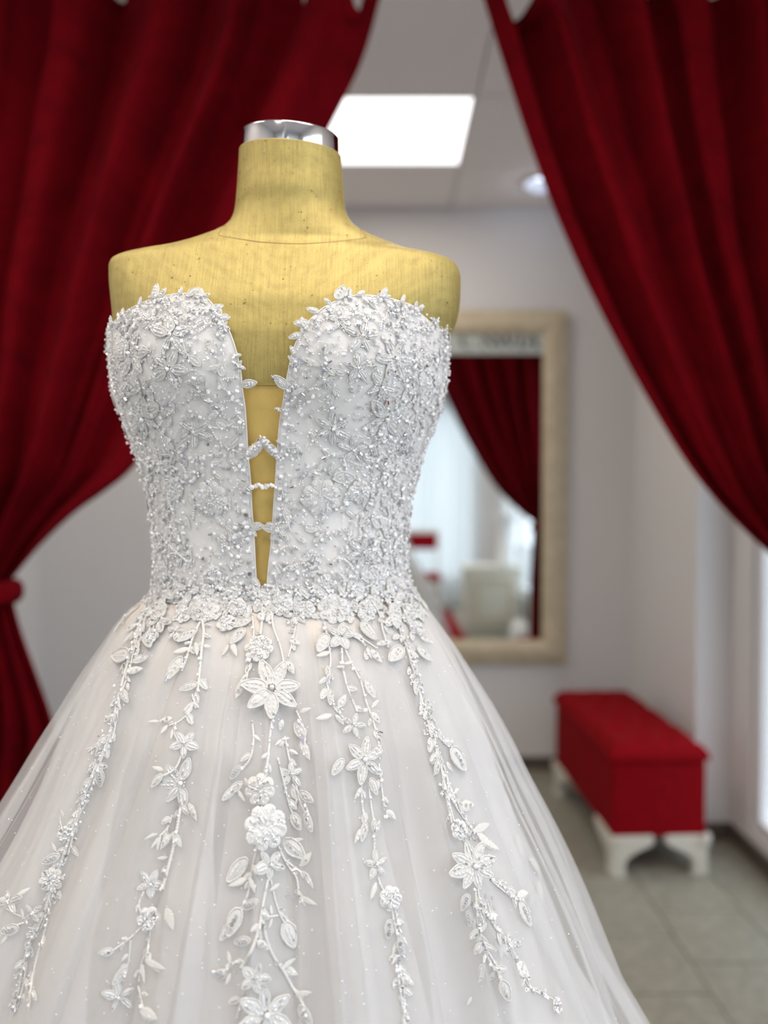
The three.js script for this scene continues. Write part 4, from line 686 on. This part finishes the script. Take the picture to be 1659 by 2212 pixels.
const vines = [
  // centre
  [[[566, 1305], [566, 1340], [562, 1372]], 7], [[[585, 1320], [592, 1360], [606, 1400], [614, 1440]], 6], [[[545, 1330], [548, 1380], [540, 1430], [532, 1470]], 5], [[[640, 1345], [632, 1385], [622, 1420]], 5], [[[589, 1545], [583, 1590], [578, 1640], [572, 1680]], 7], [[[545, 1560], [548, 1600], [540, 1640], [525, 1660]], 6],
  [[[614, 1590], [622, 1630], [640, 1700], [652, 1740], [662, 1760]], 6], [[[630, 1695], [655, 1725], [668, 1760]], 5], [[[600, 1640], [612, 1690], [628, 1750], [636, 1764]], 6], [[[640, 1535], [655, 1570], [660, 1600]], 6], [[[556, 1830], [545, 1880], [536, 1930], [520, 1965], [502, 1990]], 7], [[[600, 1828], [620, 1868], [640, 1895], [645, 1920]], 7], [[[618, 1860], [645, 1880], [662, 1890]], 6],
  [[[578, 1900], [568, 1950], [560, 2000], [548, 2040], [532, 2075], [520, 2090]], 8], [[[584, 1900], [594, 1945], [606, 1980], [616, 1996]], 6], [[[566, 1985], [575, 2030], [592, 2070], [610, 2095], [630, 2130], [650, 2160], [668, 2205]], 9], [[[536, 2125], [522, 2160], [512, 2200]], 6], [[[520, 2070], [500, 2085], [480, 2100], [462, 2098]], 5], [[[560, 1980], [580, 1980], [600, 1978]], 6],
  // left of the centre
  [[[432, 1320], [440, 1360], [436, 1400], [432, 1440], [426, 1490], [414, 1525], [404, 1545]], 8], [[[432, 1345], [416, 1380], [404, 1420], [392, 1450]], 7], [[[415, 1500], [422, 1530]], 5], [[[404, 1545], [385, 1560], [366, 1568]], 5], [[[380, 1560], [378, 1590], [388, 1600]], 5], [[[392, 1632], [378, 1660], [360, 1672], [340, 1680]], 6], [[[392, 1735], [386, 1775], [378, 1815], [370, 1850], [360, 1890], [352, 1920]], 9], [[[372, 1760], [360, 1790], [345, 1806]], 6],
  [[[310, 1925], [300, 1955], [306, 1980]], 6], [[[326, 2005], [322, 2040], [318, 2070]], 7], [[[306, 2000], [285, 2022], [262, 2040], [245, 2052]], 5], [[[282, 2030], [276, 2080], [262, 2120]], 6], [[[318, 2050], [306, 2080], [300, 2120]], 5], [[[300, 2130], [312, 2180], [330, 2200]], 6],
  // far left
  [[[318, 1300], [304, 1340], [294, 1375], [280, 1420], [270, 1455], [258, 1500], [246, 1550], [232, 1600], [218, 1634], [205, 1660], [194, 1690]], 8], [[[340, 1300], [328, 1340], [322, 1375]], 7], [[[194, 1690], [178, 1730], [165, 1765], [150, 1810], [136, 1850], [122, 1890], [108, 1930], [98, 1965]], 10], [[[98, 1965], [80, 2005], [64, 2035], [52, 2080], [42, 2130], [34, 2180]], 9], [[[104, 1985], [92, 2030], [80, 2070], [70, 2120], [62, 2170]], 6], [[[205, 1640], [212, 1662], [216, 1672]], 5], [[[230, 1600], [205, 1615], [190, 1625]], 5], [[[135, 1790], [130, 1770], [136, 1755]], 4], [[[60, 1985], [36, 1975], [10, 1960]], 5], [[[60, 1990], [30, 2000], [8, 2006]], 6], [[[300, 1310], [276, 1330], [258, 1350], [248, 1365]], 6],
  // right of the centre
  [[[700, 1345], [708, 1385], [714, 1430], [706, 1470], [712, 1500], [722, 1530], [740, 1550]], 6], [[[738, 1400], [740, 1440], [748, 1480]], 7], [[[744, 1400], [762, 1440], [778, 1470], [790, 1515], [806, 1560], [818, 1610], [820, 1640]], 6], [[[748, 1480], [760, 1510], [772, 1540]], 5], [[[780, 1690], [782, 1740], [788, 1780]], 6], [[[796, 1690], [800, 1730], [806, 1770]], 6], [[[818, 1650], [824, 1700], [830, 1750]], 6], [[[806, 1800], [808, 1830], [812, 1850]], 6], [[[816, 1895], [826, 1920], [838, 1935]], 6], [[[846, 1962], [852, 2000], [862, 2040], [856, 2080], [862, 2130], [870, 2180], [874, 2210]], 7], [[[740, 1345], [760, 1370], [784, 1390], [800, 1410]], 6], [[[766, 1370], [790, 1385], [812, 1400]], 5],
  // right
  [[[852, 1290], [856, 1330], [866, 1370], [880, 1405], [890, 1440], [900, 1480], [912, 1520], [926, 1570], [938, 1610], [950, 1650], [958, 1690], [966, 1730], [976, 1780]], 8], [[[800, 1295], [820, 1330], [826, 1360], [838, 1400]], 7], [[[868, 1310], [880, 1340], [890, 1370]], 6], [[[930, 1570], [945, 1590], [958, 1605], [970, 1614]], 5], [[[968, 1715], [985, 1745], [1008, 1780], [1022, 1800]], 6], [[[1005, 1790], [1015, 1815]], 5], [[[1058, 1900], [1082, 1920], [1105, 1938], [1120, 1944]], 7], [[[1026, 1920], [1030, 1970], [1034, 2010], [1046, 2050], [1060, 2080], [1078, 2110], [1084, 2125]], 8], [[[1046, 1950], [1052, 1975], [1066, 2000], [1084, 2025]], 7], [[[1112, 2070], [1126, 2100], [1142, 2130], [1165, 2146], [1185, 2158]], 6],
];
for (const [pts, w] of vines) { const rope = (pts[0][0] < 345 && pts[0][1] < 1990 && w > 6) || pts[0][0] > 845; vine(S1, pts, w, rope ? 0.5 : 0.2, 0.0005, rope ? 0.5 : 0.16); if (rope) vine(S1, pts.map(([x, y], i) => [x + 6 + 3 * Math.sin(i * 2.1), y]), w * 0.7, 0.4, 0.0004, 0.2); }
// [stalk x, stalk y, length, direction, shape, beads, width, bead]
for (const l of [
  [428, 1362, 52, 208, 0, 4], [412, 1402, 40, 196, 1, 0], [424, 1390, 26, -78, 1, 0], [394, 1420, 58, 236, 0, 3], [428, 1478, 42, 198, 0, 3], [440, 1396, 16, -10, 0, 0], [376, 1552, 34, 196, 1, 2], [366, 1568, 26, 220, 0, 0], [375, 1575, 22, 260, 1, 0], [345, 1560, 26, 170, 3, 0],
  [352, 1672, 38, 230, 0, 3], [356, 1664, 28, 170, 1, 0], [410, 1735, 40, -62, 1, 2], [370, 1800, 42, 232, 0, 2], [376, 1800, 34, -60, 2, 1], [348, 1806, 34, 222, 3, 0], [346, 1806, 32, 250, 3, 0], [340, 1800, 30, 196, 3, 0], [362, 1850, 24, 196, 1, 0], [246, 2052, 34, 190, 2, 3], [274, 2086, 52, 232, 0, 3], [322, 1960, 26, 250, 1, 0], [318, 2066, 46, -60, 3, 0], [316, 2070, 50, -40, 3, 0], [312, 2080, 44, -95, 3, 0], [306, 2180, 40, -30, 2, 0], [362, 1960, 50, -75, 2, 0],
  [292, 1365, 36, 226, 1, 0], [300, 1350, 30, 205, 0, 2], [282, 1418, 40, 176, 2, 4], [290, 1430, 32, 20, 2, 3], [276, 1452, 34, 10, 0, 2], [304, 1400, 28, -118, 0, 2], [318, 1370, 30, -75, 2, 4], [262, 1492, 30, -60, 1, 3], [250, 1540, 26, 250, 1, 3], [236, 1590, 40, 218, 0, 3], [222, 1600, 30, 245, 1, 2], [214, 1660, 40, -86, 2, 4, 1, 'ring_sequin'], [196, 1680, 40, 240, 1, 4], [182, 1716, 30, 250, 0, 4], [132, 1846, 46, 204, 0, 3, 1, 'ring_sequin'], [124, 1838, 22, 130, 1, 0], [140, 1764, 18, 110, 3, 0], [44, 2002, 44, 196, 2, 3, 1, 'ring_sequin'], [20, 2016, 28, 235, 1, 0], [52, 1985, 24, 95, 3, 0], [62, 2000, 22, -30, 3, 0], [26, 1950, 30, 150, 3, 0], [40, 1932, 30, 20, 3, 0], [34, 2150, 44, 262, 2, 2, 0.7, 'ring_sequin'], [72, 2110, 36, 255, 1, 3], [70, 2145, 40, 262, 1, 2],
  [544, 1340, 44, 200, 0, 3], [530, 1360, 46, 224, 2, 5], [536, 1455, 36, 240, 1, 2], [530, 1470, 44, 238, 0, 2, 1, 'ring_sequin'], [500, 1390, 30, 300, 1, 0], [495, 1395, 26, 240, 1, 0], [620, 1430, 30, -60, 2, 2], [626, 1385, 24, -20, 0, 1], [650, 1540, 26, 30, 1, 0], [640, 1560, 44, -65, 0, 3], [652, 1600, 46, -70, 0, 2], [608, 1555, 24, -100, 2, 2], [606, 1598, 20, 15, 1, 0], [606, 1598, 18, 230, 1, 0],
  [520, 1655, 36, 232, 0, 3, 1, 'ring_sequin'], [525, 1690, 40, 216, 0, 3], [510, 1700, 42, 224, 1, 3], [530, 1680, 34, -64, 3, 0], [516, 1706, 30, -70, 3, 0], [632, 1756, 42, -66, 2, 4], [664, 1756, 44, -76, 2, 3, 0.8], [650, 1710, 36, -40, 0, 3], [612, 1812, 62, -42, 0, 5, 1.1], [630, 1818, 26, 20, 1, 0], [536, 1852, 70, 230, 0, 5], [536, 1896, 46, 208, 1, 0], [540, 1895, 34, -66, 1, 0], [652, 1870, 36, 50, 0, 1], [655, 1880, 44, -55, 1, 2], [645, 1920, 42, -75, 3, 2], [652, 1935, 40, -40, 3, 0],
  [600, 1908, 26, 226, 1, 0], [560, 1945, 42, 206, 0, 3, 1, 'ring_sequin'], [520, 1960, 70, 246, 2, 4, 1, 'ring_sequin'], [504, 1990, 50, 236, 0, 3], [584, 1975, 20, 95, 1, 0], [584, 1982, 24, -95, 1, 0], [612, 1990, 62, -68, 2, 4, 1.1], [612, 1992, 30, -14, 1, 0], [545, 2030, 40, 188, 0, 3, 1, 'ring_sequin'], [552, 2030, 36, -40, 0, 2, 1, 'ring_sequin'], [500, 2080, 28, 110, 1, 0], [490, 2095, 32, 196, 0, 2, 1, 'ring_sequin'], [500, 2100, 30, 250, 1, 0], [606, 2092, 40, 40, 1, 0], [610, 2090, 36, -25, 2, 2], [640, 2150, 34, 20, 1, 0], [648, 2170, 50, -58, 2, 3],
  [706, 1372, 42, 242, 2, 3], [712, 1410, 30, 200, 1, 0], [706, 1440, 28, -80, 0, 3], [712, 1490, 34, -88, 1, 3], [730, 1530, 34, 60, 2, 2], [715, 1545, 34, 200, 1, 0], [722, 1545, 30, -40, 1, 2], [788, 1470, 44, -62, 0, 3], [800, 1530, 26, 50, 1, 0], [800, 1540, 30, -48, 2, 2], [744, 1440, 18, 190, 1, 0], [762, 1430, 20, 200, 1, 0], [800, 1405, 36, -50, 0, 2], [812, 1395, 34, 20, 1, 2], [780, 1345, 50, -50, 2, 4], [790, 1400, 26, -70, 3, 0],
  [740, 1640, 42, 236, 0, 4], [778, 1700, 30, 250, 1, 2], [800, 1680, 40, -70, 0, 3], [788, 1775, 44, -100, 1, 4], [806, 1770, 36, -80, 0, 3], [832, 1750, 30, -40, 2, 2], [775, 1790, 34, 258, 1, 2], [812, 1800, 30, 80, 1, 2], [810, 1905, 40, -100, 1, 0], [840, 1985, 44, -94, 2, 4, 1, 'ring_sequin'], [862, 2025, 40, -82, 2, 3, 1, 'ring_sequin'], [866, 2110, 32, -30, 2, 2], [856, 2060, 26, 250, 1, 0],
  [846, 1310, 50, -78, 0, 3], [876, 1335, 40, -50, 0, 3], [905, 1380, 30, -10, 1, 2], [898, 1400, 44, -40, 2, 3], [868, 1400, 40, 225, 2, 3], [862, 1330, 36, 216, 1, 2], [884, 1430, 34, -60, 1, 3], [896, 1470, 30, -90, 1, 3], [914, 1510, 34, -50, 1, 3], [925, 1560, 34, -80, 1, 3], [946, 1640, 34, -100, 1, 3], [972, 1614, 62, -58, 2, 4, 1.1, 'ring_sequin'], [955, 1690, 30, -70, 1, 3], [990, 1742, 34, 6, 2, 2, 1, 'ring_sequin'], [976, 1716, 20, 50, 1, 0], [1020, 1796, 40, 20, 0, 0], [1026, 1800, 44, -34, 1, 0], [1030, 1806, 60, -40, 3, 0], [1118, 1946, 62, -64, 2, 4, 1, 'ring_sequin'], [1112, 1938, 30, 30, 1, 0], [1010, 1930, 40, -110, 2, 4, 1, 'ring_sequin'], [1008, 1965, 36, -80, 1, 3, 1, 'ring_sequin'], [1050, 1985, 26, 30, 1, 0], [1050, 1990, 28, -110, 1, 0], [1034, 2020, 46, -66, 2, 4, 1, 'ring_sequin'], [1082, 2115, 52, -70, 2, 3], [1110, 2080, 44, -42, 2, 2], [1040, 2080, 38, -92, 1, 3], [1018, 2150, 24, 250, 1, 0],
]) leaf(S1, ...l);
for (const q of [[361, 1466, 24, 62], [648, 1562, 26, -66], [657, 1598, 30, -78], [708, 1470, 22, -80], [640, 2010, 14, -60], [312, 1362, 12, 40]]) stone(S1, ...q);
// sequins, square beads and clusters on the sprays
for (const [x, y] of [[1048, 1936], [1062, 1940], [1056, 1952], [1044, 1958], [1066, 1962]]) beadAt(x, y, S1, 'ring_sequin', 9);
for (const [x, y] of [[1006, 1946], [1018, 1952], [1008, 1975], [1020, 1990], [996, 1958]]) beadAt(x, y, S1, 'ring_sequin', 8);
for (const [x, y] of [[620, 1935], [634, 1940], [626, 1928], [640, 1926]]) beadAt(x, y, S1, 'ring_sequin', 8);
for (let k = 0; k < 60; k++) { const t = rnd(), x = lerp(270, 110, t) + rr(-12, 12), y = lerp(1440, 1950, t); beadAt(x, y, S1, ['round_bead', 'bugle_bead', 'ring_sequin'][rnd() * 3 | 0], rr(4, 7)); }
for (let k = 0; k < 90; k++) { const t = rnd(), x = lerp(870, 965, t) + rr(-12, 12), y = lerp(1370, 1720, t); beadAt(x, y, S1, ['round_bead', 'bugle_bead', 'cube_bead'][rnd() * 3 | 0], rr(4, 6)); }
for (const [x, y] of [[407, 1392], [433, 1425], [538, 1428], [568, 1340], [738, 1434], [762, 1446], [788, 1535], [820, 1585], [832, 1765], [860, 1995], [856, 2095], [866, 2130], [1135, 2138], [700, 1360]]) beadAt(x, y, S1, 'cube_bead', 9, rr(-20, 20));
for (let k = 0; k < 620; k++) { const x = rr(300, 920), y = rr(1262, 1350 + 40 * noise(x / 30, 1)); const q = (y - 1262) / 90; if (rnd() < q * 0.75) continue; const t = rnd(); beadAt(x, y, S1, t < 0.2 ? 'cube_bead' : t < 0.35 ? 'ring_sequin' : t < 0.7 ? 'bugle_bead' : 'round_bead', rr(4, 6.5)); }
for (let k = 0; k < 90; k++) { const x = rr(310, 910); curl(S1, x, rr(1270, 1330), rr(7, 14), k); }
for (let k = 0; k < 150; k++) { const x = rr(306, 914); laceBit(S1, x, rr(1264, 1325), rr(18, 34), rr(190, 350), k); }
// paler sprays on the layer beneath
for (const [x, y, L, d] of [[1078, 1580, 60, -62], [1100, 1690, 70, -72], [1118, 1730, 60, -80], [1112, 1800, 80, -70], [1140, 1850, 60, -50], [1160, 1900, 80, -78], [1150, 1930, 40, -100], [1058, 1540, 36, -50]]) leaf('under', x, y, L * 0.75, d, 1, 0, 1);
// glitter caught in the tulle
const glitter = []; for (let k = 0; k < 420; k++) { const y = rr(1400, 2205), x = rr(lerpRow([[1400, 240], [1700, 30], [1750, 5], [2212, 5]], y), lerpRow([[1400, 950], [1700, 1120], [2212, 1340]], y)); const s = spot(x, y, S1); if (s) glitter.push([mat4(s.p, s.X, s.N, 1, 1, 1).multiply(new THREE.Matrix4().makeScale(1, 1, 0.5).multiplyScalar(1)), rr(0.0006, 0.0015)]); }

// collect the beads
function scatter(name, geo, mat, list) {
  if (!list.length) return; const im = new THREE.InstancedMesh(geo, mat, list.length); im.name = name; im.userData = { kind: 'stuff' };
  list.forEach(([m, c], i) => { im.setMatrixAt(i, m); if (c) im.setColorAt(i, lin(...c)); }); shade(im); gown.add(im); return im;
}
scatter('cube_beads', E.tube, M.crystal, beads.cube_bead); scatter('bugle_beads', E.tube, M.crystal, beads.bugle_bead); scatter('silver_beads', E.tube, M.silver, beads.silver_bead);
scatter('round_beads', E.ball, M.crystal, beads.round_bead); scatter('ring_sequins', E.ring, M.sequin, beads.ring_sequin);
scatter('glitter', E.ball, M.crystal, glitter.map(([m, s]) => [m.multiply(new THREE.Matrix4().makeScale(s, s, s)), [1, 1, 1]]));
{ for (const [n, l] of [['cord_curls', curls], ['lace_filling', bits.map((g) => { g.deleteAttribute('uv'); return g; })]]) { const m = part(gown, n, mergeGeometries(l), M.thread); m.userData = { kind: 'stuff' }; } }

scene.traverse((o) => { if (o.isMesh) o.castShadow = o.receiveShadow = true; });
renderer.render(scene, camera);
